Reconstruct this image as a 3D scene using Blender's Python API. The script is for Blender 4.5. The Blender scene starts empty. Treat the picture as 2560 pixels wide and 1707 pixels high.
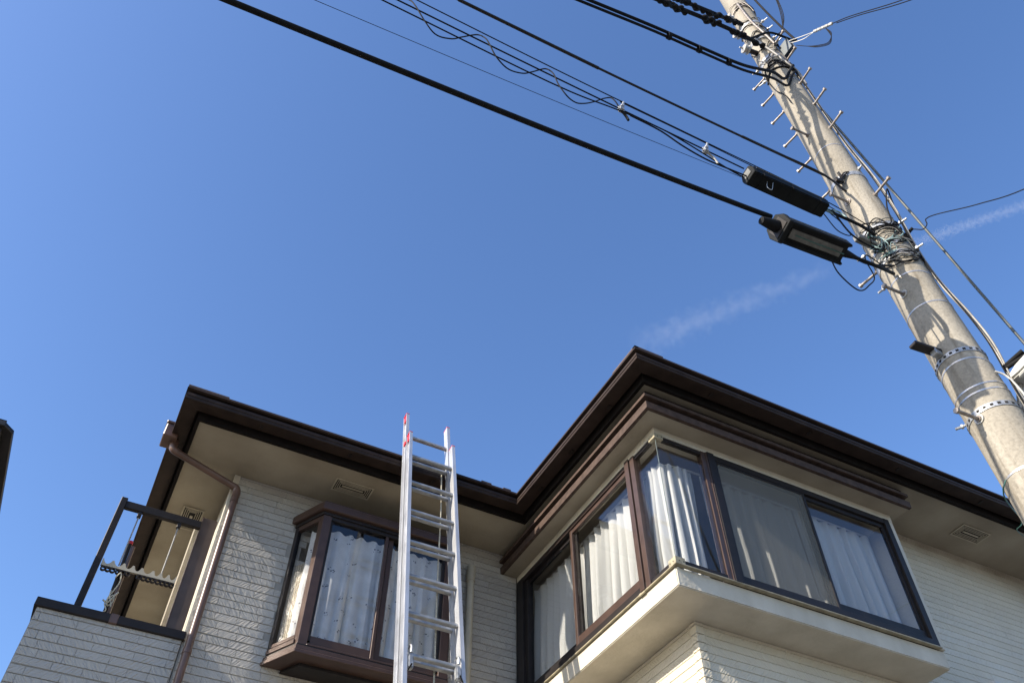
import bpy, bmesh, math, random
from mathutils import Vector, Matrix
random.seed(7)
R = math.radians
sc = bpy.context.scene
C = sc.collection
OZ = 1.55            # height of the camera above the street; all z below are measured from the camera

# ------------------------------------------------------------------ camera
cam_d = bpy.data.cameras.new('camera'); cam = bpy.data.objects.new('camera', cam_d); C.objects.link(cam)
pitch, yaw, roll = R(49.1685), R(26.9604), R(0.1424)
fw = Vector((math.sin(yaw)*math.cos(pitch), math.cos(yaw)*math.cos(pitch), math.sin(pitch)))
rt = fw.cross(Vector((0, 0, 1))).normalized(); up = rt.cross(fw)
r2 = rt*math.cos(roll)+up*math.sin(roll); u2 = -rt*math.sin(roll)+up*math.cos(roll)
M = Matrix((r2, u2, -fw)).transposed().to_4x4(); M.translation = (0, 0, OZ)
cam.matrix_world = M
cam_d.sensor_fit = 'HORIZONTAL'; cam_d.sensor_width = 36; cam_d.lens = 29.22
cam_d.clip_start = 0.05; cam_d.clip_end = 20000
sc.camera = cam

# ------------------------------------------------------------------ sky and sun
SD = Vector((1, .085, -.59)).normalized()          # the way sunlight travels
elev = math.asin(-SD.z); az = math.atan2(-SD.x, -SD.y)
w = bpy.data.worlds.new('World'); sc.world = w; w.use_nodes = True
nt = w.node_tree; nt.nodes.clear()
sky = nt.nodes.new('ShaderNodeTexSky'); sky.sky_type = 'NISHITA'; sky.sun_disc = False
sky.sun_elevation = elev; sky.sun_rotation = az
sky.altitude = 0; sky.air_density = 1.0; sky.dust_density = 1.0; sky.ozone_density = 3.6
bg = nt.nodes.new('ShaderNodeBackground'); bg.inputs['Strength'].default_value = 0.15
wo = nt.nodes.new('ShaderNodeOutputWorld')
hs = nt.nodes.new('ShaderNodeHueSaturation'); hs.inputs['Saturation'].default_value = 1.11; hs.inputs['Hue'].default_value = .506
nt.links.new(sky.outputs[0], hs.inputs['Color']); nt.links.new(hs.outputs[0], bg.inputs[0]); nt.links.new(bg.outputs[0], wo.inputs[0])
sun_d = bpy.data.lights.new('sun', 'SUN'); sun_d.energy = 5.0; sun_d.angle = R(0.55); sun_d.color = (1, .90, .76)
sun = bpy.data.objects.new('sun', sun_d); C.objects.link(sun)
sun.rotation_euler = SD.to_track_quat('-Z', 'Y').to_euler(); sun.location = (-8, -4, 12)
vs = sc.view_settings; vs.view_transform = 'Standard'; vs.look = 'None'; vs.exposure = 0.93; vs.gamma = 1

# ------------------------------------------------------------------ materials
def mat(name, col, rough=.6, metal=0, spec=.5):
    m = bpy.data.materials.new(name); m.use_nodes = True
    b = m.node_tree.nodes['Principled BSDF']
    b.inputs['Base Color'].default_value = (*col, 1); b.inputs['Roughness'].default_value = rough
    b.inputs['Metallic'].default_value = metal; b.inputs['Specular IOR Level'].default_value = spec
    return m
def N(m, t, **kw):
    n = m.node_tree.nodes.new(t)
    for k, v in kw.items(): setattr(n, k, v)
    return n
def lk(m, a, b): m.node_tree.links.new(a, b)
def P(m): return m.node_tree.nodes['Principled BSDF']
def coords(m, scale=(1, 1, 1), kind='Object'):
    tc = N(m, 'ShaderNodeTexCoord'); mp = N(m, 'ShaderNodeMapping'); mp.inputs['Scale'].default_value = scale
    lk(m, tc.outputs[kind], mp.inputs[0]); return mp.outputs[0]
def vary(m, c1, c2, scale=4, detail=5, lo=.35, hi=.65, sc3=(1, 1, 1)):
    """blend two base colours by noise: stains and uneven paint"""
    nz = N(m, 'ShaderNodeTexNoise'); nz.inputs['Scale'].default_value = scale; nz.inputs['Detail'].default_value = detail
    lk(m, coords(m, sc3), nz.inputs[0])
    rp = N(m, 'ShaderNodeValToRGB'); rp.color_ramp.elements[0].position = lo; rp.color_ramp.elements[1].position = hi
    rp.color_ramp.elements[0].color = (*c1, 1); rp.color_ramp.elements[1].color = (*c2, 1)
    lk(m, nz.outputs[0], rp.inputs[0]); lk(m, rp.outputs[0], P(m).inputs['Base Color']); return rp
def bump(m, scale=40, strength=.3, dist=.01, detail=4, sc3=(1, 1, 1), tex='noise'):
    if tex == 'noise':
        nz = N(m, 'ShaderNodeTexNoise'); nz.inputs['Scale'].default_value = scale; nz.inputs['Detail'].default_value = detail; out = nz.outputs[0]
    else:
        nz = N(m, 'ShaderNodeTexVoronoi'); nz.inputs['Scale'].default_value = scale; out = nz.outputs[0]
    lk(m, coords(m, sc3), nz.inputs[0])
    bp = N(m, 'ShaderNodeBump'); bp.inputs['Strength'].default_value = strength; bp.inputs['Distance'].default_value = dist
    lk(m, out, bp.inputs['Height']); lk(m, bp.outputs[0], P(m).inputs['Normal']); return bp

def siding_mat(name, c1, c2, stain=False):
    m = mat(name, c1, .36, 0, .5)
    nz = N(m, 'ShaderNodeTexNoise'); nz.inputs['Scale'].default_value = 1.6; nz.inputs['Detail'].default_value = 6
    ge = N(m, 'ShaderNodeNewGeometry'); lk(m, ge.outputs['Position'], nz.inputs[0])
    oi = N(m, 'ShaderNodeObjectInfo')
    ad = N(m, 'ShaderNodeMath', operation='ADD'); lk(m, oi.outputs['Random'], ad.inputs[0]); lk(m, ge.outputs['Random Per Island'], ad.inputs[1])
    fr = N(m, 'ShaderNodeMath', operation='FRACT'); lk(m, ad.outputs[0], fr.inputs[0])
    mx = N(m, 'ShaderNodeMath', operation='MULTIPLY_ADD'); lk(m, fr.outputs[0], mx.inputs[0]); mx.inputs[1].default_value = .22; lk(m, nz.outputs[0], mx.inputs[2])
    rp = N(m, 'ShaderNodeValToRGB'); rp.color_ramp.elements[0].position = .38; rp.color_ramp.elements[1].position = .85
    rp.color_ramp.elements[0].color = (*c1, 1); rp.color_ramp.elements[1].color = (*c2, 1)
    lk(m, mx.outputs[0], rp.inputs[0]); out = rp.outputs[0]
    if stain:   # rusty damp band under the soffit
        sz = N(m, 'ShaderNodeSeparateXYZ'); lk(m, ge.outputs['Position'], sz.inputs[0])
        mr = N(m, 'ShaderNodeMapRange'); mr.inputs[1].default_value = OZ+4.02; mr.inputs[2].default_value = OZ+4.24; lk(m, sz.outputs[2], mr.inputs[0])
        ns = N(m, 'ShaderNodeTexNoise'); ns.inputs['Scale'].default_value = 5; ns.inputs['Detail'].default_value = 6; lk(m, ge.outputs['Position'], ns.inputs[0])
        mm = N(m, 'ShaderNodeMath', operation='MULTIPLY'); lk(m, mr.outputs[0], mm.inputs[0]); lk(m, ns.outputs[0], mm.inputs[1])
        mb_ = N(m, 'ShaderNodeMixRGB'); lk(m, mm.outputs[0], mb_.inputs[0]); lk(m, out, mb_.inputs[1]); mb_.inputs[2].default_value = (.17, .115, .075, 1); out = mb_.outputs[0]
    lk(m, out, P(m).inputs['Base Color'])
    # chiselled strokes, slanting one way or the other from piece to piece
    gt = N(m, 'ShaderNodeMath', operation='GREATER_THAN'); lk(m, fr.outputs[0], gt.inputs[0]); gt.inputs[1].default_value = .5
    sg = N(m, 'ShaderNodeMath', operation='MULTIPLY_ADD'); lk(m, gt.outputs[0], sg.inputs[0]); sg.inputs[1].default_value = 1.7; sg.inputs[2].default_value = -.85
    sp = N(m, 'ShaderNodeSeparateXYZ'); lk(m, ge.outputs['Position'], sp.inputs[0])
    s1 = N(m, 'ShaderNodeMath', operation='ADD'); lk(m, sp.outputs[0], s1.inputs[0]); lk(m, sp.outputs[1], s1.inputs[1])
    a1 = N(m, 'ShaderNodeMath', operation='MULTIPLY'); lk(m, sp.outputs[2], a1.inputs[0]); lk(m, sg.outputs[0], a1.inputs[1])
    su = N(m, 'ShaderNodeMath', operation='ADD'); lk(m, s1.outputs[0], su.inputs[0]); lk(m, a1.outputs[0], su.inputs[1])
    cb = N(m, 'ShaderNodeCombineXYZ'); sx = N(m, 'ShaderNodeMath', operation='MULTIPLY'); lk(m, su.outputs[0], sx.inputs[0]); sx.inputs[1].default_value = 3.4
    lk(m, sx.outputs[0], cb.inputs[0]); lk(m, sp.outputs[2], cb.inputs[2])
    n2 = N(m, 'ShaderNodeTexNoise'); n2.inputs['Scale'].default_value = 17; n2.inputs['Detail'].default_value = 2.5; n2.inputs['Distortion'].default_value = .25
    lk(m, cb.outputs[0], n2.inputs[0])
    bp = N(m, 'ShaderNodeBump'); bp.inputs['Strength'].default_value = 1.0; bp.inputs['Distance'].default_value = .013
    lk(m, n2.outputs[0], bp.inputs['Height']); lk(m, bp.outputs[0], P(m).inputs['Normal'])
    return m

SID = siding_mat('siding_paint', (.56, .51, .405), (.64, .585, .47), True)
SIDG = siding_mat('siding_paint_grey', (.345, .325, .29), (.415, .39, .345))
JOINT = mat('siding_joint', (.46, .42, .33), .8)
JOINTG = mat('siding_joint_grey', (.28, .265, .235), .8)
STUC = mat('stucco', (.47, .445, .375), .65); vary(STUC, (.45, .41, .325), (.57, .525, .43), 5, 9, .3, .7, (1, 1, .45)); bump(STUC, 30, .55, .010, 5)
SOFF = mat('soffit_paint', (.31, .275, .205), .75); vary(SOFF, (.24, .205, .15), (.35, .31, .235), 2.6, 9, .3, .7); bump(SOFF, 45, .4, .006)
BRN = mat('brown_metal', (.013, .009, .008), .55, 0, .3); vary(BRN, (.010, .007, .0065), (.017, .012, .010), 9, 5); bump(BRN, 60, .06, .003)
FASC = mat('fascia_paint', (.009, .0068, .006), .8, 0, .12); vary(FASC, (.006, .005, .0045), (.014, .010, .009), 14, 6, .3, .7, (1, 1, 3)); bump(FASC, 90, .25, .003)
CANB = mat('canopy_board_paint', (.066, .044, .035), .65, 0, .2); vary(CANB, (.050, .033, .026), (.086, .058, .046), 22, 6, .3, .7); bump(CANB, 120, .3, .002)
FRM = mat('bronze_frame', (.056, .034, .027), .36); vary(FRM, (.048, .029, .023), (.064, .039, .031), 12, 4)
FRS = mat('anodised_bronze', (.064, .039, .031), .34, .15, .35); vary(FRS, (.057, .035, .028), (.071, .043, .034), 12, 4)
GUTM = mat('gutter_brown', (.030, .020, .016), .6, 0, .15); vary(GUTM, (.024, .016, .013), (.037, .025, .020), 9, 5); bump(GUTM, 60, .06, .003)
FRD = mat('dark_bronze_frame', (.014, .011, .011), .5, 0, .3); vary(FRD, (.011, .009, .009), (.018, .014, .0135), 10, 4)
PIPE = mat('pipe_brown', (.105, .060, .043), .36); vary(PIPE, (.085, .048, .034), (.125, .072, .052), 6, 5)
PIPB = mat('pipe_cream', (.42, .385, .30), .55); vary(PIPB, (.38, .345, .265), (.46, .42, .33), 5, 5)
BEI = mat('beige_trim', (.30, .265, .18), .5); vary(BEI, (.24, .21, .14), (.36, .32, .22), 25, 4)
SEAL = mat('glass_edge', (.16, .19, .18), .3); vary(SEAL, (.13, .155, .147), (.19, .225, .21), 20, 3)
SHUT = mat('shutter_brown', (.060, .042, .036), .5); vary(SHUT, (.050, .035, .030), (.070, .050, .043), 7, 5)
ROOF = mat('roof_tile', (.075, .05, .042), .6); vary(ROOF, (.06, .04, .034), (.095, .062, .052), 6, 5); bump(ROOF, 30, .3, .005)
VENT = mat('vent_plastic', (.42, .375, .28), .6); vary(VENT, (.38, .335, .25), (.46, .41, .31), 12, 4)
DARK = mat('dark_void', (.012, .011, .010), .9)
ROOM = mat('room_plaster', (.22, .21, .19), .85); vary(ROOM, (.19, .18, .165), (.25, .24, .22), 2, 4)
ALU = mat('aluminium', (.60, .61, .63), .40, .6); vary(ALU, (.48, .49, .51), (.66, .67, .69), 14, 6, .3, .7, (1, 1, .25)); bump(ALU, 160, .06, .001, 3, (1, 1, .08))
ALUR = mat('aluminium_dull', (.36, .36, .36), .42, .6); vary(ALUR, (.30, .30, .30), (.42, .42, .415), 20, 5)
RED = mat('red_plastic', (.60, .020, .035), .45); vary(RED, (.5, .016, .03), (.66, .03, .045), 20, 4)
ROPE = mat('rope', (.46, .43, .33), .9); vary(ROPE, (.34, .31, .23), (.52, .49, .39), 120, 2); bump(ROPE, 260, .6, .004)
CONC = mat('pole_concrete', (.24, .215, .17), .85)
rp = vary(CONC, (.205, .185, .15), (.315, .292, .248), 5.0, 10, .30, .70, (1, 1, .22))
n1 = N(CONC, 'ShaderNodeTexNoise'); n1.inputs['Scale'].default_value = 9; n1.inputs['Detail'].default_value = 8; n1.inputs['Roughness'].default_value = .7; lk(CONC, coords(CONC, (1.6, 1.6, .10)), n1.inputs[0])
r1 = N(CONC, 'ShaderNodeValToRGB'); r1.color_ramp.elements[0].position = .52; r1.color_ramp.elements[1].position = .68; r1.color_ramp.elements[0].color = (1, 1, 1, 1); r1.color_ramp.elements[1].color = (.52, .49, .44, 1); lk(CONC, n1.outputs[0], r1.inputs[0])
n3 = N(CONC, 'ShaderNodeTexNoise'); n3.inputs['Scale'].default_value = 60; n3.inputs['Detail'].default_value = 4; lk(CONC, coords(CONC), n3.inputs[0])
r3 = N(CONC, 'ShaderNodeValToRGB'); r3.color_ramp.elements[0].position = .3; r3.color_ramp.elements[1].position = .6; r3.color_ramp.elements[0].color = (.80, .79, .77, 1); r3.color_ramp.elements[1].color = (1.05, 1.04, 1.02, 1); lk(CONC, n3.outputs[0], r3.inputs[0])
x1 = N(CONC, 'ShaderNodeMixRGB', blend_type='MULTIPLY'); x1.inputs[0].default_value = .8; lk(CONC, rp.outputs[0], x1.inputs[1]); lk(CONC, r1.outputs[0], x1.inputs[2])
x2 = N(CONC, 'ShaderNodeMixRGB', blend_type='MULTIPLY'); x2.inputs[0].default_value = 1; lk(CONC, x1.outputs[0], x2.inputs[1]); lk(CONC, r3.outputs[0], x2.inputs[2]); lk(CONC, x2.outputs[0], P(CONC).inputs['Base Color'])
bump(CONC, 45, .5, .006, 10)
GALV = mat('galvanised_steel', (.36, .37, .38), .45, .55); vary(GALV, (.26, .27, .28), (.46, .47, .48), 30, 5)
BOLT = mat('bolt_steel', (.24, .21, .185), .5, .4); vary(BOLT, (.17, .14, .12), (.31, .285, .26), 40, 5)
STRAP = mat('steel_strap', (.55, .53, .49), .28, .7); vary(STRAP, (.45, .43, .40), (.6, .58, .54), 20, 3)
BLK = mat('black_rubber', (.006, .006, .007), .8, 0, .2); vary(BLK, (.004, .004, .005), (.009, .009, .010), 30, 4); bump(BLK, 80, .15, .002)
BOX = mat('closure_plastic', (.006, .0075, .008), .6, 0, .15); vary(BOX, (.005, .006, .0065), (.009, .011, .012), 12, 5); bump(BOX, 120, .2, .002)
BOXG = mat('closure_grey', (.12, .12, .11), .55); vary(BOXG, (.09, .09, .083), (.15, .15, .14), 25, 4)
CABG = mat('grey_cable', (.24, .23, .21), .5); vary(CABG, (.18, .172, .157), (.29, .28, .257), 12, 4)
GUY = mat('guy_cover', (.085, .095, .09), .5); vary(GUY, (.065, .073, .07), (.105, .115, .11), 14, 5)
GREEN = mat('green_wire', (.025, .10, .08), .5); vary(GREEN, (.018, .08, .06), (.03, .12, .095), 30, 3)
TEAL = mat('teal_cord', (.18, .27, .27), .5); vary(TEAL, (.14, .22, .22), (.22, .32, .32), 40, 3)
POR = mat('porcelain', (.38, .375, .345), .3); vary(POR, (.30, .295, .27), (.45, .44, .41), 25, 4)
WPL = mat('white_plastic', (.52, .51, .475), .45); vary(WPL, (.47, .46, .43), (.56, .55, .51), 8, 5)
LENS = mat('lamp_lens', (.42, .42, .40), .3); vary(LENS, (.36, .36, .34), (.46, .46, .44), 20, 3)
NEIB = mat('neighbour_paint', (.012, .010, .011), .5); vary(NEIB, (.009, .008, .009), (.016, .013, .014), 5, 5)
NWAL = mat('neighbour_wall', (.24, .23, .21), .8); vary(NWAL, (.20, .19, .17), (.28, .27, .245), 4, 6); bump(NWAL, 40, .3, .005)
ASPH = mat('asphalt', (.075, .074, .072), .9); vary(ASPH, (.058, .057, .056), (.095, .093, .090), 6, 9); bump(ASPH, 120, .5, .006)
PAVE = mat('concrete_yard', (.17, .16, .145), .85); vary(PAVE, (.14, .132, .118), (.20, .19, .17), 2.5, 8); bump(PAVE, 60, .3, .005)

def glass_mat():
    m = bpy.data.materials.new('window_glass'); m.use_nodes = True; n = m.node_tree; n.nodes.clear()
    o = n.nodes.new('ShaderNodeOutputMaterial'); mx = n.nodes.new('ShaderNodeMixShader'); t = n.nodes.new('ShaderNodeBsdfTransparent'); g = n.nodes.new('ShaderNodeBsdfGlossy')
    lw = n.nodes.new('ShaderNodeLayerWeight'); lw.inputs[0].default_value = .5; g.inputs['Roughness'].default_value = .01
    pw = n.nodes.new('ShaderNodeMath'); pw.operation = 'POWER'; pw.inputs[1].default_value = 4.6; n.links.new(lw.outputs['Facing'], pw.inputs[0])
    f = n.nodes.new('ShaderNodeMath'); f.operation = 'MULTIPLY_ADD'; f.inputs[1].default_value = .9; f.inputs[2].default_value = .045; n.links.new(pw.outputs[0], f.inputs[0])
    t.inputs[0].default_value = (.955, .96, .965, 1)
    nz = n.nodes.new('ShaderNodeTexNoise'); nz.inputs['Scale'].default_value = 2.5; bp = n.nodes.new('ShaderNodeBump'); bp.inputs['Strength'].default_value = .02; bp.inputs['Distance'].default_value = .01
    n.links.new(nz.outputs[0], bp.inputs['Height']); n.links.new(bp.outputs[0], g.inputs['Normal'])
    n.links.new(f.outputs[0], mx.inputs[0]); n.links.new(t.outputs[0], mx.inputs[1]); n.links.new(g.outputs[0], mx.inputs[2]); n.links.new(mx.outputs[0], o.inputs[0])
    return m
GLASS = glass_mat()
def sheet_mat(name, col, trans=.35, see=0.0, dots=False, lattice=False, flat=False):
    """cloth or mesh: diffuse + translucent, partly see-through"""
    m = bpy.data.materials.new(name); m.use_nodes = True; n = m.node_tree; n.nodes.clear()
    new = n.nodes.new; L = n.links.new
    o = new('ShaderNodeOutputMaterial'); d = new('ShaderNodeBsdfDiffuse'); t = new('ShaderNodeBsdfTranslucent'); mx = new('ShaderNodeMixShader'); mx.inputs[0].default_value = trans
    tc = new('ShaderNodeTexCoord')
    nz = new('ShaderNodeTexNoise'); nz.inputs['Scale'].default_value = 9; nz.inputs['Detail'].default_value = 6; L(tc.outputs['UV'], nz.inputs[0])
    rp = new('ShaderNodeValToRGB'); rp.color_ramp.elements[0].color = (*[c*.86 for c in col], 1); rp.color_ramp.elements[1].color = (*[min(1, c*1.06) for c in col], 1)
    rp.color_ramp.elements[0].position = .3; rp.color_ramp.elements[1].position = .7
    if flat: rp.color_ramp.elements[0].color = (*[c*.99 for c in col], 1); rp.color_ramp.elements[1].color = (*[c*1.01 for c in col], 1)
    L(nz.outputs[0], rp.inputs[0]); out = rp.outputs[0]
    if dots:
        v = new('ShaderNodeTexVoronoi'); v.inputs['Scale'].default_value = 13; L(tc.outputs['UV'], v.inputs[0])
        v2 = new('ShaderNodeTexVoronoi'); v2.inputs['Scale'].default_value = 60; L(tc.outputs['UV'], v2.inputs[0])
        c1 = new('ShaderNodeMath'); c1.operation = 'LESS_THAN'; c1.inputs[1].default_value = .24; L(v.outputs[0], c1.inputs[0])
        c2 = new('ShaderNodeMath'); c2.operation = 'LESS_THAN'; c2.inputs[1].default_value = .42; L(v2.outputs[0], c2.inputs[0])
        mu = new('ShaderNodeMath'); mu.operation = 'MULTIPLY'; L(c1.outputs[0], mu.inputs[0]); L(c2.outputs[0], mu.inputs[1])
        mc = new('ShaderNodeMixRGB'); L(mu.outputs[0], mc.inputs[0]); L(out, mc.inputs[1]); mc.inputs[2].default_value = (.20, .20, .22, 1); out = mc.outputs[0]
    if lattice:
        sp = new('ShaderNodeSeparateXYZ'); L(tc.outputs['UV'], sp.inputs[0]); prev = None
        for s in (1.0, -1.0):
            a = new('ShaderNodeMath'); a.operation = 'MULTIPLY_ADD'; L(sp.outputs[0], a.inputs[0]); a.inputs[1].default_value = s*1.25; L(sp.outputs[1], a.inputs[2])
            b = new('ShaderNodeMath'); b.operation = 'MULTIPLY'; b.inputs[1].default_value = 24; L(a.outputs[0], b.inputs[0])
            c = new('ShaderNodeMath'); c.operation = 'FRACT'; L(b.outputs[0], c.inputs[0])
            e = new('ShaderNodeMath'); e.operation = 'LESS_THAN'; e.inputs[1].default_value = .17; L(c.outputs[0], e.inputs[0])
            if prev is None: prev = e.outputs[0]
            else:
                q = new('ShaderNodeMath'); q.operation = 'MAXIMUM'; L(prev, q.inputs[0]); L(e.outputs[0], q.inputs[1]); prev = q.outputs[0]
        mc = new('ShaderNodeMixRGB'); L(prev, mc.inputs[0]); L(out, mc.inputs[1]); mc.inputs[2].default_value = (.05, .04, .03, 1); out = mc.outputs[0]
        vb = new('ShaderNodeTexVoronoi'); vb.inputs['Scale'].default_value = 70; L(tc.outputs['UV'], vb.inputs[0]); bp = new('ShaderNodeBump'); bp.inputs['Strength'].default_value = .9; bp.inputs['Distance'].default_value = .01
        L(vb.outputs[0], bp.inputs['Height']); L(bp.outputs[0], d.inputs['Normal'])
    L(out, d.inputs[0]); L(out, t.inputs[0]); L(d.outputs[0], mx.inputs[1]); L(t.outputs[0], mx.inputs[2]); last = mx.outputs[0]
    if see:
        tr = new('ShaderNodeBsdfTransparent'); m2 = new('ShaderNodeMixShader'); m2.inputs[0].default_value = see; L(last, m2.inputs[1]); L(tr.outputs[0], m2.inputs[2]); last = m2.outputs[0]
    L(last, o.inputs[0]); return m
CURT = sheet_mat('white_curtain', (.56, .56, .535), .16, flat=True)
LACE = sheet_mat('flowered_lace', (.80, .80, .79), .30, .06, dots=True)
MESH = sheet_mat('insect_mesh', (.20, .20, .185), .12, .38, flat=True)
WIRED = sheet_mat('wired_glass', (.72, .62, .45), .35, 0, lattice=True)

# ------------------------------------------------------------------ mesh helpers
BASE = {}
class MB:
    def __init__(s): s.v = []; s.f = []; s.uv = None
    def quad(s, *p):
        i = len(s.v); s.v += [tuple(q) for q in p]; s.f.append(tuple(range(i, i+len(p)))); return s
    def box(s, x0, x1, y0, y1, z0, z1):
        i = len(s.v)
        s.v += [(x0, y0, z0), (x1, y0, z0), (x1, y1, z0), (x0, y1, z0), (x0, y0, z1), (x1, y0, z1), (x1, y1, z1), (x0, y1, z1)]
        s.f += [tuple(i+k for k in q) for q in ((3, 2, 1, 0), (4, 5, 6, 7), (0, 1, 5, 4), (1, 2, 6, 5), (2, 3, 7, 6), (3, 0, 4, 7))]; return s
    def obox(s, c, ax, ay, az_, hx, hy, hz):
        c = Vector(c); ax = Vector(ax).normalized(); ay = Vector(ay).normalized(); az_ = Vector(az_).normalized(); i = len(s.v)
        for sz in (-1, 1):
            for sx, sy in ((-1, -1), (1, -1), (1, 1), (-1, 1)): s.v.append(tuple(c+ax*hx*sx+ay*hy*sy+az_*hz*sz))
        s.f += [tuple(i+k for k in q) for q in ((3, 2, 1, 0), (4, 5, 6, 7), (0, 1, 5, 4), (1, 2, 6, 5), (2, 3, 7, 6), (3, 0, 4, 7))]; return s
    def prism(s, poly, z0, z1):
        n = len(poly); i = len(s.v)
        s.v += [(x, y, z0) for x, y in poly]+[(x, y, z1) for x, y in poly]
        s.f.append(tuple(i+k for k in range(n))[::-1]); s.f.append(tuple(i+n+k for k in range(n)))
        for k in range(n): s.f.append((i+k, i+(k+1) % n, i+n+(k+1) % n, i+n+k))
        return s
    def loft(s, rings, close=True, cap=True):
        n = len(rings[0]); i = len(s.v)
        for r in rings: s.v += [tuple(p) for p in r]
        for a in range(len(rings)-1):
            for k in range(n if close else n-1):
                b = (k+1) % n; s.f.append((i+a*n+k, i+a*n+b, i+(a+1)*n+b, i+(a+1)*n+k))
        if cap and close:
            s.f.append(tuple(i+k for k in range(n))[::-1]); s.f.append(tuple(i+(len(rings)-1)*n+k for k in range(n)))
        return s
    def tube(s, path, r, n=8, smooth=True, rs=None):
        pts = [Vector(p) for p in path]
        if smooth and len(pts) > 2: pts = catmull(pts)
        rings = []; ref = None
        for k, p in enumerate(pts):
            t = (pts[min(k+1, len(pts)-1)]-pts[max(k-1, 0)])
            if t.length < 1e-9: t = Vector((0, 0, 1))
            t.normalize()
            if ref is None: ref = t.orthogonal().normalized()
            ref = (ref-t*ref.dot(t)); ref = ref.normalized() if ref.length > 1e-6 else t.orthogonal().normalized()
            b = t.cross(ref); rr = r if rs is None else rs(k/(len(pts)-1))
            rings.append([p+(ref*math.cos(2*math.pi*j/n)+b*math.sin(2*math.pi*j/n))*rr for j in range(n)])
        return s.loft(rings)
    def cyl(s, p0, p1, r0, r1=None, n=12):
        r1 = r0 if r1 is None else r1
        return s.tube([p0, p1], r0, n, False, lambda t: r0+(r1-r0)*t)
    def build(s, name, m, parent=None, bev=0, smooth=None, base=None, label=None, cat=None, group=None, kind=None, seg=1):
        me = bpy.data.meshes.new(name)
        if parent is not None: b = BASE[parent.name]
        elif base is not None: b = Vector(base)
        else:
            xs = [q[0] for q in s.v]; ys = [q[1] for q in s.v]; zs = [q[2] for q in s.v]
            b = Vector(((min(xs)+max(xs))/2, (min(ys)+max(ys))/2, min(zs)))
        me.from_pydata([(q[0]-b.x, q[1]-b.y, q[2]-b.z) for q in s.v], [], s.f)
        if s.uv:
            ul = me.uv_layers.new(name='UVMap')
            for lp in me.loops: ul.data[lp.index].uv = s.uv[lp.vertex_index]
        if bev:
            bm = bmesh.new(); bm.from_mesh(me)
            bmesh.ops.bevel(bm, geom=[e for e in bm.edges if e.is_manifold and e.calc_face_angle(0) > .5], offset=bev, segments=seg, affect='EDGES', clamp_overlap=True)
            bm.to_mesh(me); bm.free()
        if smooth is not None:
            for p in me.polygons: p.use_smooth = True
            try: me.set_sharp_from_angle(angle=R(smooth))
            except Exception: pass
        me.materials.append(m)
        o = bpy.data.objects.new(name, me); C.objects.link(o)
        if parent is not None: o.parent = parent
        else: o.location = (b.x, b.y, b.z+OZ)
        BASE[o.name] = b
        tag(o, label, cat, group, kind); return o
def catmull(P_, k=7):
    """centripetal curve through the points, so uneven spacing does not overshoot"""
    P_ = [p for i, p in enumerate(P_) if i == 0 or (p-P_[i-1]).length > 1e-5]
    if len(P_) < 3: return P_
    Q = [P_[0]*2-P_[1]]+P_+[P_[-1]*2-P_[-2]]; out = []
    for i in range(1, len(Q)-2):
        p0, p1, p2, p3 = Q[i-1:i+3]
        t0 = 0; t1 = t0+(p1-p0).length**.5; t2 = t1+(p2-p1).length**.5; t3 = t2+(p3-p2).length**.5
        for j in range(k):
            t = t1+(t2-t1)*j/k
            a1 = p0*((t1-t)/(t1-t0))+p1*((t-t0)/(t1-t0)); a2 = p1*((t2-t)/(t2-t1))+p2*((t-t1)/(t2-t1)); a3 = p2*((t3-t)/(t3-t2))+p3*((t-t2)/(t3-t2))
            b1 = a1*((t2-t)/(t2-t0))+a2*((t-t0)/(t2-t0)); b2 = a2*((t3-t)/(t3-t1))+a3*((t-t1)/(t3-t1))
            out.append(b1*((t2-t)/(t2-t1))+b2*((t-t1)/(t2-t1)))
    out.append(P_[-1]); return out
def tag(o, label=None, cat=None, group=None, kind=None):
    if label: o['label'] = label
    if cat: o['category'] = cat
    if group: o['group'] = group
    if kind: o['kind'] = kind
    return o
def thing(name, base, label, cat, group=None):
    o = bpy.data.objects.new(name, None); C.objects.link(o); o.location = (base[0], base[1], base[2]+OZ); o.empty_display_size = .2
    BASE[o.name] = Vector(base); return tag(o, label, cat, group)
def sweep_segment(profile, P0, P1, n, nprev, nnext):
    """run a closed (inward, z) profile from P0 to P1 with mitred ends"""
    def off(p, a, b):
        if a is None: v = b
        elif b is None: v = a
        else: v = (a[0]+b[0], a[1]+b[1]); d = 1+a[0]*b[0]+a[1]*b[1]; v = (v[0]/d, v[1]/d)
        return [(p[0]+v[0]*o, p[1]+v[1]*o, z) for o, z in profile]
    return MB().loft([off(P0, nprev, n), off(P1, n, nnext)])

# ------------------------------------------------------------------ ground
def sheet(name, x0, x1, y0, y1, z, m):
    return MB().box(x0, x1, y0, y1, z-.3, z).build(name, m, kind='structure', base=((x0+x1)/2, (y0+y1)/2, z-.3))
sheet('ground', -3000, 3000, -3000, 3000, -1.55, PAVE)
sheet('road', -400, 400, -4.8, 1.40, -1.546, ASPH)

# ------------------------------------------------------------------ the house
house = thing('house', (4, 8, -1.55), 'two storey cream house with dark brown eaves and two bay windows', 'house')
YL, YR, XL = 5.53, 3.72, .372          # left front wall, right front wall, left side wall
ZS = 4.275
EAVE = [(-.195, 11.5), (-.195, 4.865), (2.52, 4.865), (2.52, 3.045), (9.5, 3.045)]
ENRM = [(1, 0), (0, 1), (1, 0), (0, 1)]
def run(name, prof, m, path, nrm, bev=0):
    out = []
    for i in range(len(nrm)):
        s = sweep_segment(prof, path[i], path[i+1], nrm[i], nrm[i-1] if i else None, nrm[i+1] if i+1 < len(nrm) else None)
        out.append(s.build(name, m, house, bev))
    return out
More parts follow.
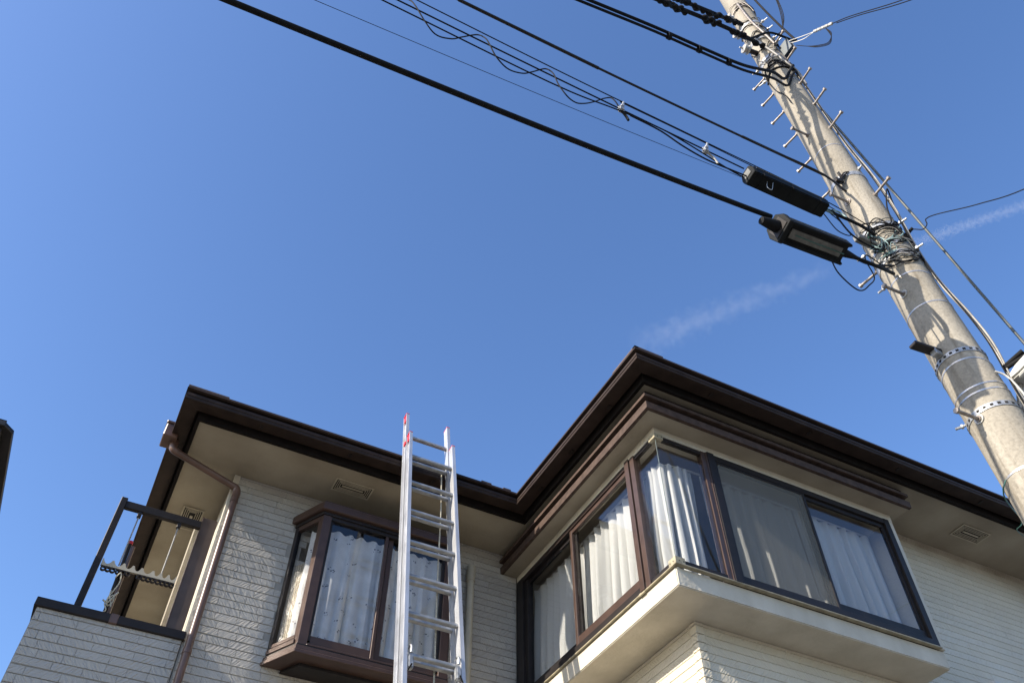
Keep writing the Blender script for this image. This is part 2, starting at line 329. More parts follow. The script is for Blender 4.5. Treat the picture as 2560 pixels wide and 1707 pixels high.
# eave: tile edge, gutter trough with rolled lip, fascia
run('eave_edging', [(0, 4.398), (.02, 4.392), (.16, 4.40), (.16, 4.424), (.004, 4.418)], GUTM, EAVE, ENRM)
run('gutter', [(.012, 4.366), (.020, 4.366), (.022, 4.316), (.112, 4.322), (.114, 4.376), (.122, 4.376), (.120, 4.312), (.022, 4.303), (.006, 4.303), (.004, 4.309), (.012, 4.316), (.012, 4.334), (.007, 4.338), (.007, 4.342), (.012, 4.346)], GUTM, EAVE, ENRM)
run('fascia', [(.140, 4.256), (.140, 4.398), (.166, 4.398), (.166, 4.256)], FASC, EAVE, ENRM, .0015)
# gutter brackets under the runs
for i, (x, y) in enumerate([(2.56+.05, 3.55), (2.61, 4.1), (2.61, 4.6)]+[(3.2+.9*k, 3.10) for k in range(6)]+[(.4+.7*k, 4.92) for k in range(3)]):
    MB().box(x-.012, x+.012, y-.012, y+.03, 4.30, 4.398).build('gutter_bracket', BRN, house)
# roof: two hipped bodies
def hip(x0, x1, y0, y1, z, h, t):
    m = MB(); b = [(x0, y0, z), (x1, y0, z), (x1, y1, z), (x0, y1, z)]; tt = [(x0+t, y0+t, z+h), (x1-t, y0+t, z+h), (x1-t, y1-t, z+h), (x0+t, y1-t, z+h)]
    return m.loft([b, tt])
hip(-.17, 9.4, 4.89, 14.5, 4.425, 1.3, 4.2).build('roof', ROOF, house)
hip(2.545, 9.4, 3.07, 12.0, 4.4255, 1.1, 3.3).build('roof', ROOF, house)
for x, y, lx, ly in ((-.192, 4.868, .30, .03), (2.523, 3.048, .24, .03), (2.523, 3.048, .03, .30), (2.20, 4.868, .09, .03), (2.40, 4.868, .07, .03), (-.192, 4.90, .03, .3)):
    MB().box(x, x+lx, y, y+ly, 4.4185, 4.431).build('edge_tile', ROOF, house)
# soffits
MB().box(-.03, 2.684, 5.03, 14, ZS, ZS+.015).build('soffit', SOFF, house)
MB().box(2.684, 9.5, 3.21, 14, ZS, ZS+.015).build('soffit', SOFF, house)
MB().box(-.03, 9.5, 14, 14.1, -1.55, ZS).build('wall', STUC, house)

# siding: pieces 57 mm high with staggered joints
PITCH = .0569
MESHES = {}
LONG = [.91, 1.365, 1.82]
LENS_ = [.126, .15, .177, .202, .228, .252]
def piece(l, h, d, b):
    e = .0009
    return [(-l, 0, -h), (l, 0, -h), (l, 0, h), (-l, 0, h), (-l+e, -d, -h+b), (l-e, -d, -h+b), (l-e, -d, h-b), (-l+e, -d, h-b)]
PF = ((4, 5, 6, 7), (0, 1, 5, 4), (1, 2, 6, 5), (2, 3, 7, 6), (3, 0, 4, 7))
def brick_mesh(l, h, d, b, mat_):
    key = (round(l, 3), round(h, 4), d, mat_.name)
    if key not in MESHES:
        me = bpy.data.meshes.new('siding_piece'); me.from_pydata(piece(l, h, d, b), [], PF); me.materials.append(mat_); MESHES[key] = me
    return MESHES[key]
def siding(parent, axis, fixed, u0, u1, z0, z1, mat_, budget, seed, skip=None, lens=None, zj=2.488, gap=.0030, dep=.0065):
    """axis 'x': faces -Y at y=fixed, runs in x; axis 'y': faces -X at x=fixed, runs in y. zj: a panel joint, one every 8 rows.
    the first `budget` pieces from the top are objects, the rest one mesh"""
    rnd = random.Random(seed); rest = MB(); n = 0; bb = BASE[parent.name]
    i1 = int(math.ceil((z1-zj)/PITCH)); i0 = int(math.floor((z0-zj)/PITCH))
    for i in range(i1, i0-1, -1):
        lo = zj+i*PITCH+gap/2; hi = zj+(i+1)*PITCH-gap/2
        if i % 8 == 0: lo += .0026
        if (i+1) % 8 == 0: hi -= .0010
        hi = min(hi, z1)
        if hi-lo < .012: continue
        zc = (lo+hi)/2; h = (hi-lo)/2; u = u0-rnd.random()*.2
        while u < u1:
            L = rnd.choice(lens or LENS_); a, b_ = max(u, u0), min(u+L, u1); u += L
            if b_-a < .02: continue
            if skip and skip((a+b_)/2, zc): continue
            c = (a+b_)/2; l = (b_-a)/2-.0003; e = dep*.35
            if n < budget:
                n += 1
                o = bpy.data.objects.new('siding_piece', brick_mesh(l, h, dep, e, mat_)); C.objects.link(o); o.parent = parent
                loc = Vector((c, fixed, zc)) if axis == 'x' else Vector((fixed, c, zc))
                o.location = loc-bb
                if axis == 'y': o.rotation_euler.z = -math.pi/2
            else:
                k0 = len(rest.v)
                for (px, py, pz) in piece(l, h, dep, e): rest.v.append((c+px, fixed+py, zc+pz) if axis == 'x' else (fixed+py, c-px, zc+pz))
                rest.f += [tuple(k0+k for k in t) for t in PF]
    if rest.f: rest.build('siding_piece', mat_, parent, kind='stuff')
# left front wall, with an opening behind the small bay window
wl = MB(); y0, y1 = YL, YL+.12
wl.box(XL, 1.0, y0, y1, -1.55, ZS).box(2.22, 2.86, y0, y1, -1.55, ZS).box(1.0, 2.22, y0, y1, -1.55, 2.86).box(1.0, 2.22, y0, y1, 4.0, ZS)
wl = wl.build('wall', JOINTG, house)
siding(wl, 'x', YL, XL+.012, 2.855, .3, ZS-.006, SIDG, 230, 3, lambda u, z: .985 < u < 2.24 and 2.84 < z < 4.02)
wside = MB().box(XL, XL+.12, YL+.12, 14, -1.55, ZS).build('wall', STUC, house)
MB().box(XL-.010, XL+.035, YL-.012, YL+.03, 2.87, ZS-.002).build('corner_trim', STUC, house, .003)
MB().box(.45, 2.85, 8.2, 8.3, -1.55, ZS).build('room_wall', ROOM, house)
MB().box(XL+.12, 2.86, YL+.12, 8.2, 2.60, 2.70).build('floor_slab', ROOM, house)
# right wing: lower walls, upper front wall
WX = 3.19
wf = MB().box(WX, 9.5, YR, YR+.12, -1.55, 2.815).box(5.09, 9.5, YR, YR+.12, 2.815, ZS).build('wall', JOINT, house)
siding(wf, 'x', YR, 5.095, 9.0, 2.83, ZS-.004, SID, 60, 5, lens=LONG, zj=3.472, gap=.0022, dep=.0045)
siding(wf, 'x', YR, WX+.055, 7.5, .3, 2.812, SID, 30, 6, lens=LONG, zj=3.472, gap=.0022, dep=.0045)
ws = MB().box(WX, WX+.12, YR+.12, YL, -1.55, 2.815).build('wall', JOINT, house)
siding(ws, 'y', WX, YR+.055, YL, .3, 2.812, SID, 20, 8, lens=LONG, zj=3.472, gap=.0022, dep=.0045)
# corner pieces of the siding, row by row
cz = 3.472-60*PITCH
while cz < 2.80:
    if cz > 1.8: MB().box(WX-.011, WX+.052, YR-.011, YR+.052, cz+.003, min(cz+PITCH-.002, 2.812)).build('corner_piece', SID, wf, .002)
    cz += PITCH
MB().box(WX-.006, WX+.045, YR-.006, YR+.045, -1.55, 1.8).build('corner_trim', SID, house)
MB().box(2.96, 9.4, 7.6, 7.7, 2.7, ZS).build('room_wall', ROOM, house)
MB().box(8.9, 9.0, YR+.12, 7.6, -1.55, ZS).build('room_wall', ROOM, house)

# ---- corner bay window of the right wing
BX, BY, BR = 2.86, 3.405, 5.09
CZ = 4.083
# canopy over the bay
CAN = [(2.693, YL), (2.693, 3.235), (5.17, 3.235)]; CN = [(1, 0), (0, 1)]
run('canopy_board', [(0, 4.180), (0, 4.208), (.045, 4.214), (.045, 4.180)], CANB, CAN, CN, .001)
run('canopy_board', [(.012, 4.079), (.008, 4.136), (.04, 4.136), (.04, 4.079)], CANB, CAN, CN, .001)
run('canopy_core', [(.04, 4.09), (.04, 4.271), (.07, 4.271), (.07, 4.09)], FASC, CAN, CN)
MB().box(2.735, 5.162, 3.277, YL, CZ, 4.268).build('canopy_soffit', SOFF, house)
bay = MB().box(BX+.006, BR, BY+.020, YL-.012, 2.815, 2.945).build('bay_base', STUC, house, .006, seg=2)
MB().box(BX, BX+.10, BY, YL-.012, 4.020, CZ+.001).build('bay_head', STUC, house)
MB().box(BX+.10, BR, BY, BY+.10, 4.020, CZ+.001).build('bay_head', STUC, house)
MB().box(5.042, BR, BY, YR+.01, 2.945, 4.020).build('bay_cheek', STUC, house, .004)
MB().box(5.09, 5.17, YR-.02, YR-.012, CZ-.0, CZ+.02).build('canopy_trim', SOFF, house)
win = MB().box(BX-.006, BX+.055, BY+.29, 5.50, 3.972, 4.021).build('bay_window', FRD, house, .002)
tag(win, 'corner bay window with dark bronze frames')
F = lambda name, m, *b, bev=.0015: MB().box(*b).build(name, m, win, bev)
# left face
F('sill_rail', FRD, BX-.010, BX+.060, BY+.29, 5.50, 2.958, 3.000)
F('jamb', FRD, BX-.008, BX+.06, 5.40, 5.505, 2.957, 4.022)
F('jamb', FRD, BX+.01, BX+.06, 5.345, 5.40, 2.995, 3.975)
F('mullion', FRM, BX-.022, BX+.05, 3.727, 3.775, 2.952, 4.026)
F('mullion', FRM, BX-.014, BX+.05, 3.668, 3.716, 2.952, 4.018)
F('mullion_groove', FRD, BX-.002, BX+.04, 3.714, 3.730, 2.956, 4.0)
F('sash_stile', FRM, BX-.001, BX+.026, 4.585, 4.617, 3.000, 3.974)
F('sash_stile', FRD, BX+.028, BX+.050, 4.560, 4.60, 3.000, 3.974)
F('sash_rail', FRM, BX+.001, BX+.024, 3.775, 4.585, 3.001, 3.066)
F('sash_rail', FRM, BX+.001, BX+.024, 3.775, 4.585, 3.938, 3.973)
F('sash_rail', FRD, BX+.029, BX+.050, 4.60, 5.345, 3.001, 3.060)
F('sash_rail', FRD, BX+.029, BX+.050, 4.60, 5.345, 3.938, 3.973)
F('sash_stile', FRM, BX+.002, BX+.023, 3.776, 3.800, 3.066, 3.938)
F('track', FRM, BX-.008, BX+.0, 3.78, 5.40, 3.998, 4.006)
F('track', FRM, BX-.012, BX-.004, 3.78, 5.0, 3.974, 3.980)
F('pane', GLASS, BX+.010, BX+.014, 3.800, 4.585, 3.066, 3.938, bev=0)
F('pane', GLASS, BX+.036, BX+.040, 4.60, 5.345, 3.060, 3.938, bev=0)
F('latch', FRD, BX+.024, BX+.05, 4.57, 4.60, 3.40, 3.50)
# front face
F('jamb', FRD, 4.985, 5.041, BY-.008, BY+.06, 2.957, 4.022)
F('mullion', FRD, 3.302, 3.362, BY-.016, BY+.05, 2.952, 4.022)
F('mullion', FRM, 3.253, 3.290, BY-.004, BY+.05, 2.956, 4.018)
F('mullion_groove', FRM, 3.290, 3.302, BY-.010, BY+.05, 2.956, 4.018)
MB().box(3.362, 4.985, BY-.006, BY+.055, 3.972, 4.021).build('head_rail', FRD, win, .002)
MB().box(3.362, 4.985, BY-.010, BY+.060, 2.958, 3.000).build('sill_rail', FRD, win, .002)
for b in ((3.364, 3.386, 3.0, 3.972), (4.166, 4.188, 3.0, 3.972)): F('screen_stile', FRD, b[0], b[1], BY-.002, BY+.010, b[2], b[3])
F('screen_rail', FRD, 3.386, 4.166, BY-.001, BY+.010, 3.000, 3.020)
F('screen_rail', FRD, 3.386, 4.166, BY-.001, BY+.010, 3.954, 3.972)
g = MB(); g.quad((3.386, BY+.005, 3.02), (4.166, BY+.005, 3.02), (4.166, BY+.005, 3.954), (3.386, BY+.005, 3.954)); g.uv = [(0, 0), (.8, 0), (.8, 1), (0, 1)]
g.build('insect_screen', MESH, win)
F('sash_stile', FRD, 4.168, 4.203, BY+.014, BY+.034, 3.0, 3.972)
F('sash_rail', FRD, 4.203, 4.985, BY+.014, BY+.034, 3.0, 3.066)
F('sash_rail', FRD, 4.203, 4.985, BY+.014, BY+.034, 3.938, 3.972)
F('sash_stile', FRD, 4.960, 4.985, BY+.014, BY+.034, 3.066, 3.938)
F('pane', GLASS, 4.203, 4.960, BY+.022, BY+.026, 3.066, 3.938, bev=0)
F('sash_stile', FRD, 4.160, 4.195, BY+.038, BY+.056, 3.0, 3.972)
F('pane', GLASS, 3.37, 4.160, BY+.044, BY+.048, 3.0, 3.972, bev=0)
# frameless glass corner with beige clamps
F('pane', GLASS, BX+.006, BX+.012, BY+.006, 3.668, 2.985, 3.985, bev=0)
F('pane', GLASS, BX+.0125, 3.253, BY+.006, BY+.012, 2.985, 3.985, bev=0)
F('glass_seal', SEAL, BX+.005, BX+.0085, BY+.005, BY+.0085, 2.985, 3.985, bev=0)
for zz in ((2.962, 2.990), (3.985, 4.012)):
    F('glass_channel', FRD, BX-.002, BX+.03, BY+.06, 3.668, *zz); F('glass_channel', FRD, BX+.06, 3.253, BY-.002, BY+.03, *zz)
for zz in ((2.950, 2.998), (3.978, 4.022)):
    F('corner_clamp', BEI, BX-.012, BX+.03, BY-.012, BY+.062, *zz); F('corner_clamp', BEI, BX+.03, BX+.062, BY-.012, BY+.03, *zz)
for zc in (2.970, 3.998):
    for d in (.012, .045):
        MB().cyl((BX-.014, BY+d, zc), (BX-.010, BY+d, zc), .004, n=8).build('clamp_screw', DARK, win)
        MB().cyl((BX+d+.004, BY-.014, zc), (BX+d+.004, BY-.010, zc), .004, n=8).build('clamp_screw', DARK, win)
F('sill_trim', BEI, BX-.014, BX+.02, BY+.02, 5.50, 2.944, 2.953)
F('sill_trim', BEI, BX-.014, 5.05, BY-.014, BY+.02, 2.9455, 2.9545)
F('sill_clip', BEI, BX-.016, BX+.0, 3.74, 3.80, 2.938, 2.956)

# ---- small angled bay window of the left wall
W = [(.93, YL-.010), (1.065, 5.25), (2.15, 5.25), (2.285, YL-.010)]
def outset(P_, d):
    n = []
    for a, b in zip(P_, P_[1:]):
        v = Vector((b[0]-a[0], b[1]-a[1])).normalized(); n.append(Vector((v.y, -v.x)))
    out = []
    for i, p in enumerate(P_):
        if i == 0: q = Vector((p[0]+n[0].x*d/max(.3, abs(n[0].x)), p[1])) if d else Vector(p); q = Vector((p[0]-abs(d)/abs(n[0].x)*(1 if d > 0 else -1), p[1])) if d else Vector(p)
        elif i == len(P_)-1: q = Vector((p[0]+d/abs(n[-1].x), p[1])) if d else Vector(p)
        else:
            m_ = (n[i-1]+n[i]); m_ = m_/(1+n[i-1].dot(n[i])); q = Vector(p)+m_*d
        out.append((q.x, q.y))
    return out
wb = MB().prism(outset(W, .028), 2.812, 2.840).build('bay_window', FRS, house, .004)
tag(wb, 'small brown bay window with angled sides')
MB().prism(outset(W, .018), 2.840, 2.872).build('base_board', FRS, wb, .002)
MB().prism(outset(W, .008), 2.8725, 2.886).build('base_board', FRD, wb)
MB().prism(outset(W, .042), 3.972, 4.040).build('cap', FRS, wb, .006)
MB().prism(outset(W, .030), 4.0405, 4.054).build('cap', FRS, wb, .002)
MB().prism(outset(W, .012), 3.945, 3.9715).build('head_board', FRD, wb)
MB().prism(outset(W, -.10), 2.79, 2.811).build('underside', FRD, wb)
def sb(name, m, i, a0, a1, o0, o1, z0, z1, bev=.0015):
    """box on side i of the bay: a along the side (from its left), o outwards"""
    p, q = Vector((*W[i], 0)), Vector((*W[i+1], 0)); d = (q-p); Ls = d.length; d.normalize(); n = Vector((d.y, -d.x, 0))
    c = p+d*((a0+a1)/2)+n*((o0+o1)/2); c.z = (z0+z1)/2
    return MB().obox(c, d, n, (0, 0, 1), (a1-a0)/2, abs(o1-o0)/2, (z1-z0)/2).build(name, m, wb, bev)
LS = (Vector(W[1])-Vector(W[0])).length; LF = W[2][0]-W[1][0]
for i, Ls in ((0, LS), (2, LS)):
    sb('bottom_rail', FRS, i, .0, Ls-.03, -.035, .012, 2.893, 2.925)
    sb('bottom_rail', FRS, i, .02, Ls-.04, -.030, .004, 2.935, 2.962)
    sb('top_rail', FRS, i, .0, Ls-.03, -.03, .004, 3.905, 3.945)
    sb('jamb', FRD, i, .0, .035, -.03, .006, 2.90, 3.945)
    sb('pane', GLASS, i, .035, Ls-.03, -.016, -.012, 2.96, 3.91, 0)
for px, sgn in ((W[1], 1), (W[2], -1)):
    MB().prism([(px[0]-.022*sgn, px[1]+.048), (px[0]-.002*sgn, px[1]-.004), (px[0]+.062*sgn, px[1]-.004), (px[0]+.062*sgn, px[1]+.045)][::sgn], 2.887, 3.9445).build('corner_post', FRS, wb, .002)
    MB().box(min(px[0]+.062*sgn, px[0]+.082*sgn), max(px[0]+.062*sgn, px[0]+.082*sgn), px[1]+.012, px[1]+.04, 2.93, 3.93).build('sash_stile', FRD, wb)
sb('bottom_rail', FRS, 1, .06, LF-.06, -.04, .000, 2.887, 2.905)
sb('bottom_rail', FRS, 1, .082, .54, -.036, -.012, 2.906, 2.968)
sb('bottom_rail', FRS, 1, .57, LF-.082, -.056, -.038, 2.906, 2.960)
sb('top_rail', FRD, 1, .06, LF-.06, -.05, .000, 3.915, 3.945)
sb('sash_stile', FRS, 1, .512, .535, -.036, -.004, 2.906, 3.915)
sb('sash_stile', FRS, 1, .545, .585, -.056, -.030, 2.906, 3.915)
sb('pane', GLASS, 1, .082, .512, -.026, -.022, 2.968, 3.915, 0)
sb('pane', GLASS, 1, .585, LF-.082, -.050, -.046, 2.960, 3.915, 0)
sb('track', FRS, 1, .06, LF-.06, -.004, .010, 2.886, 2.894)
# wired pattern glass leaf standing behind the left light
p0 = Vector((W[0][0]+.055, W[0][1]+.005)); p1 = Vector((W[1][0]+.0, W[1][1]+.13))
g = MB(); g.quad((p0.x, p0.y, 2.96), (p1.x, p1.y, 2.96), (p1.x, p1.y, 3.62), (p0.x, p0.y, 3.62)); g.uv = [(0, 0), (.31, 0), (.31, .66), (0, .66)]
g.build('wired_glass_leaf', WIRED, wb)

# ---- curtains hang inside the windows
def curtain(label, m, path, z_top, z_bot, pleats, amp, seed, group=None, scallop=0, name='curtain'):
    """path: list of (x, y); cloth in soft pleats, gathered at the heading"""
    rnd = random.Random(seed); P_ = [Vector((*p, 0)) for p in path]
    seg = [(b-a).length for a, b in zip(P_, P_[1:])]; tot = sum(seg); nu = int(pleats*14); nz = 22
    ph = [rnd.uniform(-.9, .9) for _ in range(pleats+2)]; am = [rnd.uniform(.45, 1.25) for _ in range(pleats+2)]
    mb = MB(); mb.uv = []
    for j in range(nz+1):
        tz = j/nz
        for i in range(nu+1):
            s = i/nu*tot; a = 0; k = 0
            while k < len(seg)-1 and s > a+seg[k]: a += seg[k]; k += 1
            d = (P_[k+1]-P_[k]).normalized(); p = P_[k]+d*(s-a); n = Vector((d.y, -d.x, 0))
            uu = i/nu; u = pleats*(uu+.022*math.sin(5.1*uu+seed)+.014*math.sin(11.3*uu+2.1*seed)); u = max(0, min(pleats, u)); pi = int(u); fr = u-pi
            A = am[min(pi, pleats)]*(1-fr)+am[min(pi+1, pleats+1)]*fr; F_ = ph[min(pi, pleats)]*(1-fr)+ph[min(pi+1, pleats+1)]*fr
            g_ = .34+.86*min(1, max(0, tz-.05)*1.5)
            if tz < .05: g_ = .52
            w_ = math.sin(2*math.pi*u+F_*(.3+tz*.9))+.28*math.sin(4*math.pi*u+F_*3+1.2*tz)
            q = p+n*(w_*amp*1.25*A*g_)+d*(.25*amp*math.sin(3*u+F_+2*tz))
            z = z_top+(z_bot-z_top)*tz+(0 if tz > .3 else scallop*math.cos(2*math.pi*u)*(1-tz/.3))
            mb.v.append((q.x, q.y, z)); mb.uv.append((s, z-z_bot))
    for j in range(nz):
        for i in range(nu):
            a = j*(nu+1)+i; mb.f.append((a, a+1, a+nu+2, a+nu+1))
    return mb.build(name, m, smooth=60, label=label, cat='curtain', group=group)
G5 = 'white curtains in the corner bay window'
curtain('white pleated curtain behind the far left pane of the corner bay', CURT, [(3.0, 5.42), (3.0, 4.66)], 3.935, 2.96, 8, .034, 1, G5, .006)
curtain('white pleated curtain behind the sliding left pane of the corner bay', CURT, [(3.0, 4.64), (3.0, 3.72)], 3.935, 2.96, 10, .034, 2, G5, .006)
curtain('white curtain folded round the bare glass corner of the bay', CURT, [(2.985, 3.71), (2.99, 3.60), (3.06, 3.555), (3.27, 3.55)], 3.93, 2.955, 6, .032, 5, G5, .006)
curtain('curtain behind the insect screen of the bay front', CURT, [(3.34, 3.57), (4.19, 3.57)], 3.93, 2.96, 8, .028, 9, G5, .004)
curtain('bluish white curtain behind the right end pane of the bay', CURT, [(4.21, 3.57), (4.98, 3.57)], 3.93, 2.96, 8, .028, 12, G5, .008)
curtain('flower patterned lace curtain in the left pane of the small bay', LACE, [(1.035, 5.42), (1.10, 5.33), (1.60, 5.315)], 3.875, 2.93, 6, .016, 15, 'lace curtains in the small bay window', .012)
curtain('lace curtain in the right pane of the small bay behind the ladder', LACE, [(1.64, 5.33), (2.13, 5.33)], 3.875, 2.93, 5, .014, 18, 'lace curtains in the small bay window', .010)
MB().tube([(3.02, 5.42, 3.955), (3.02, 3.70, 3.955), (3.05, 3.61, 3.955), (3.13, 3.58, 3.955), (4.98, 3.585, 3.955)], .009, 6).build('curtain_rail', WPL, smooth=50, label='white curtain rail bent round the corner of the bay', cat='curtain rail')

# ---- soffit vents with nested square louvres
def vent(cx, cy, wx, wy):
    v = MB().box(cx-wx/2, cx+wx/2, cy-wy/2, cy+wy/2, ZS-.004, ZS+.001).build('soffit_vent', DARK, house)
    n = 5; stp = min(wx, wy)/2/n
    for k in range(n):
        fx = wx/2-k*stp+(.007 if k == 0 else 0); fy = wy/2-k*stp+(.007 if k == 0 else 0); t = stp*.34+(.007 if k == 0 else 0); m = MB()
        if k == n-1: m.box(cx-fx+.004, cx+fx-.004, cy-fy*.55, cy+fy*.55, ZS-.010, ZS-.0045)
        else:
            m.box(cx-fx, cx+fx, cy-fy, cy-fy+t, ZS-.010, ZS-.0045).box(cx-fx, cx+fx, cy+fy-t, cy+fy, ZS-.010, ZS-.0045)
            m.box(cx-fx, cx-fx+t, cy-fy+t, cy+fy-t, ZS-.010, ZS-.0045).box(cx+fx-t, cx+fx, cy-fy+t, cy+fy-t, ZS-.010, ZS-.0045)
        m.build('louvre', VENT, v)
vent(1.245, 5.262, .30, .145); vent(6.11, 3.435, .30, .145); vent(.175, 6.25, .155, .30)

# ---- balcony
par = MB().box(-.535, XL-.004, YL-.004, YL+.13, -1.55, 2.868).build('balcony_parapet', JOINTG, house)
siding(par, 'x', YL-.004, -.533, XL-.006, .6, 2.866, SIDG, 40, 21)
MB().box(-.535, -.42, YL+.13, 8.2, -1.55, 2.868).build('balcony_parapet', STUC, house)
MB().box(-.556, -.10, YL-.030, YL+.155, 2.858, 2.918).box(-.556, -.40, YL+.155, 8.2, 2.858, 2.918).build('cap', BRN, par, .004)
MB().box(-.06, XL+.008, YL-.030, YL+.155, 2.858, 2.918).build('cap', BRN, par, .004)
MB().box(-.105, -.055, YL-.033, YL+.158, 2.856, 2.921).build('cap_joint', PIPE, par, .003)
MB().box(.246, XL-.012, YL+.155, YL+.20, 2.70, 3.93).build('shutter_box', SHUT, house, .004)
MB().box(.246, .252, YL+.150, YL+.155, 2.70, 3.93).build('shutter_box_edge', CANB, house)
MB().box(.225, .30, 6.05, 6.12, 2.70, 4.1).build('wall_end', SOFF, house, .006)
MB().box(-.42, XL, YL+.13, 8.2, 2.2, 2.3).build('balcony_floor', STUC, house)
# laundry pole rack on the parapet
rack = thing('laundry_rack', (-.31, 5.57, 2.918), 'dark brown laundry rack frame standing on the balcony parapet', 'laundry rack')
MB().box(-.342, -.298, 5.55, 5.594, 2.918, 3.822).build('post', BRN, rack, .003)
MB().box(-.298, .246, 5.552, 5.590, 3.742, 3.800).build('beam', BRN, rack, .003)
for x in (-.184, .098):
    MB().box(x-.014, x+.014, 5.555, 5.588, 3.70, 3.742).build('rod_socket', FRD, rack, .003)
    MB().cyl((x, 5.571, 3.70), (x+.002, 5.571, 3.30),   .005, n=8).build('rod', CABG, rack, smooth=50)
prof = [(-.292, 3.262)]; x = -.292
pts = []
xs = [-.292, -.222, -.150, -.088, -.030, .045, .098, .150, .205]
for a, b in zip(xs, xs[1:]):
    pts.append((a, 3.318)); pts.append((a+.006, 3.318))
    for k in range(1, 8):
        t = k/8; pts.append((a+.006+(b-a-.012)*t, 3.318-.034*math.sin(math.pi*t)**.7))
    pts.append((b-.006, 3.318))
poly = [(-.292, 3.268)]+pts+[(.205, 3.318), (.205, 3.268)]
m = MB(); n = len(poly); m.v = [(x, 5.560, z) for x, z in poly]+[(x, 5.580, z) for x, z in poly]
m.f = [tuple(range(n)), tuple(range(2*n-1, n-1, -1))]+[(k, k+n, (k+1) % n+n, (k+1) % n) for k in range(n)]
m.build('pole_holder', VENT, rack)
for grp in ((-.283, 3), (-.185, 3), (-.045, 4), (.082, 4)):
    for k in range(grp[1]):
        cx = grp[0]+.014+k*.031; rr = MB(); nn = 12
        for a in range(nn):
            t0, t1 = 2*math.pi*a/nn, 2*math.pi*(a+1)/nn; f = lambda t, r, y: (cx+math.cos(t)*r*1.1, y, 3.250+math.sin(t)*r)
            rr.loft([[f(t, .0165, 5.56), f(t, .0105, 5.56), f(t, .0105, 5.582), f(t, .0165, 5.582)] for t in (t0, t1)], True, False)
        rr.build('hanger_ring', BRN, rack)
for k, (x, tx) in enumerate(((-.150, -.168), (-.128, -.140))):
    MB().cyl((x, 5.62, 2.93), (tx, 5.60, 3.50-.02*k), .013, n=10).build('laundry_pole', PIPE if k else BRN, smooth=50, label=('thin brown laundry pole with red cap leaning in the rack', 'second darker laundry pole leaning beside the red capped one')[k], cat='laundry pole', group='laundry poles in the balcony rack')
for k, z in enumerate((3.50, 3.275)):
    MB().cyl((-.168+.0012+.0012*(k*20), 5.60, z-.006), (-.168+.001*(k*20), 5.60, z+.016), .0165, n=12).build('pole_cap', RED, bpy.data.objects['laundry_pole'], smooth=50)
cd = MB(); cr = random.Random(4)
cd.tube([(-.172, 5.56, 3.20), (-.150, 5.555, 3.24), (-.135, 5.56, 3.18), (-.150, 5.553, 3.10), (-.166, 5.556, 3.04), (-.150, 5.552, 2.99), (-.128, 5.556, 3.03), (-.140, 5.552, 3.07), (-.172, 5.556, 3.01), (-.150, 5.552, 2.955), (-.185, 5.55, 2.925)], .0045, 6)
cd.tube([(-.190, 5.556, 3.025), (-.160, 5.550, 3.01), (-.130, 5.553, 3.075), (-.118, 5.556, 3.10)], .0055, 6)
cd.tube([(-.165, 5.556, 3.10), (-.160, 5.550, 3.06), (-.140, 5.553, 3.02), (-.128, 5.556, 2.99)], .0045, 6)
cd.build('tied_cord', ROPE, smooth=60, label='pale cord knotted round the laundry poles above the parapet', cat='cord')

# ---- downpipes
PX, PY = .409, 5.462
dp = MB().tube([(-.148, 5.379, 4.30), (-.148, 5.379, 4.255), (-.135, 5.380, 4.222), (-.10, 5.382, 4.206)], .029, 12)
dp.tube([(-.11, 5.382, 4.208), (PX-.035, PY-.003, 4.112)], .027, 12, False)
dp.tube([(PX-.05, PY-.003, 4.114), (PX-.015, PY, 4.106), (PX, PY, 4.07), (PX, PY, 4.02)], .029, 12)
dp.tube([(PX, PY, 4.04), (PX+.024, PY, -1.5)], .026, 12, False)
dp = dp.build('downpipe', PIPE, house, smooth=40)
for z in (3.99, 2.765, 1.6): MB().cyl((PX+(4.04-z)*.0043, PY, z-.014), (PX+(4.04-z)*.0043, PY, z+.014), .030, n=14).build('collar', PIPE, dp, smooth=40)
MB().cyl((-.148, 5.379, 4.262), (-.148, 5.379, 4.285), .034, n=14).build('collar', PIPE, dp, smooth=40)
for z in (4.005, 2.75): MB().cyl((PX, PY, z), (PX, 5.53, z), .006, n=6).build('bracket', BRN, dp)
MB().box(-.245, -.14, 5.30, 5.46, 4.27, 4.385).box(-.252, -.12, 5.29, 5.47, 4.385, 4.41).build('gutter_outlet', PIPE, house, .006)
bp_ = MB().tube([(2.41, 5.478, -1.5), (2.41, 5.478, 3.90)], .030, 14, False).build('downpipe', PIPB, house, smooth=40)
MB().cyl((2.41, 5.478, 3.89), (2.41, 5.478, 4.03), .037, n=14).build('collar', PIPB, bp_, smooth=40)
rp_ = MB().tube([(7.02, 3.15, 4.32), (7.02, 3.17, 4.24), (7.02, 3.30, 4.20), (7.0, 3.60, 4.14), (6.99, 3.655, 4.08), (6.99, 3.66, 3.9), (6.99, 3.66, -1.5)], .03, 12).build('downpipe', FRD, house, smooth=40)
MB().cyl((6.96, 3.42, ZS-.004), (6.98, 3.30, ZS-.012), .012, n=8).build('soffit_hook', FRD, house)
# vent hood on the right wall
hd = thing('vent_hood', (5.62, 3.60, 2.55), 'white boxed vent hood on the right wall under the bay end', 'vent hood')
MB().loft([[(5.50, 3.40, 2.55), (5.80, 3.40, 2.55), (5.80, 3.708, 2.55), (5.50, 3.708, 2.55)], [(5.50, 3.40, 2.78), (5.80, 3.40, 2.78), (5.80, 3.708, 2.78), (5.50, 3.708, 2.78)], [(5.53, 3.45, 2.86), (5.78, 3.45, 2.86), (5.78, 3.708, 2.86), (5.53, 3.708, 2.86)]]).build('cover', WPL, hd, .008, seg=2)
MB().box(5.52, 5.78, 3.394, 3.399, 2.57, 2.74).build('louvre', CABG, hd)

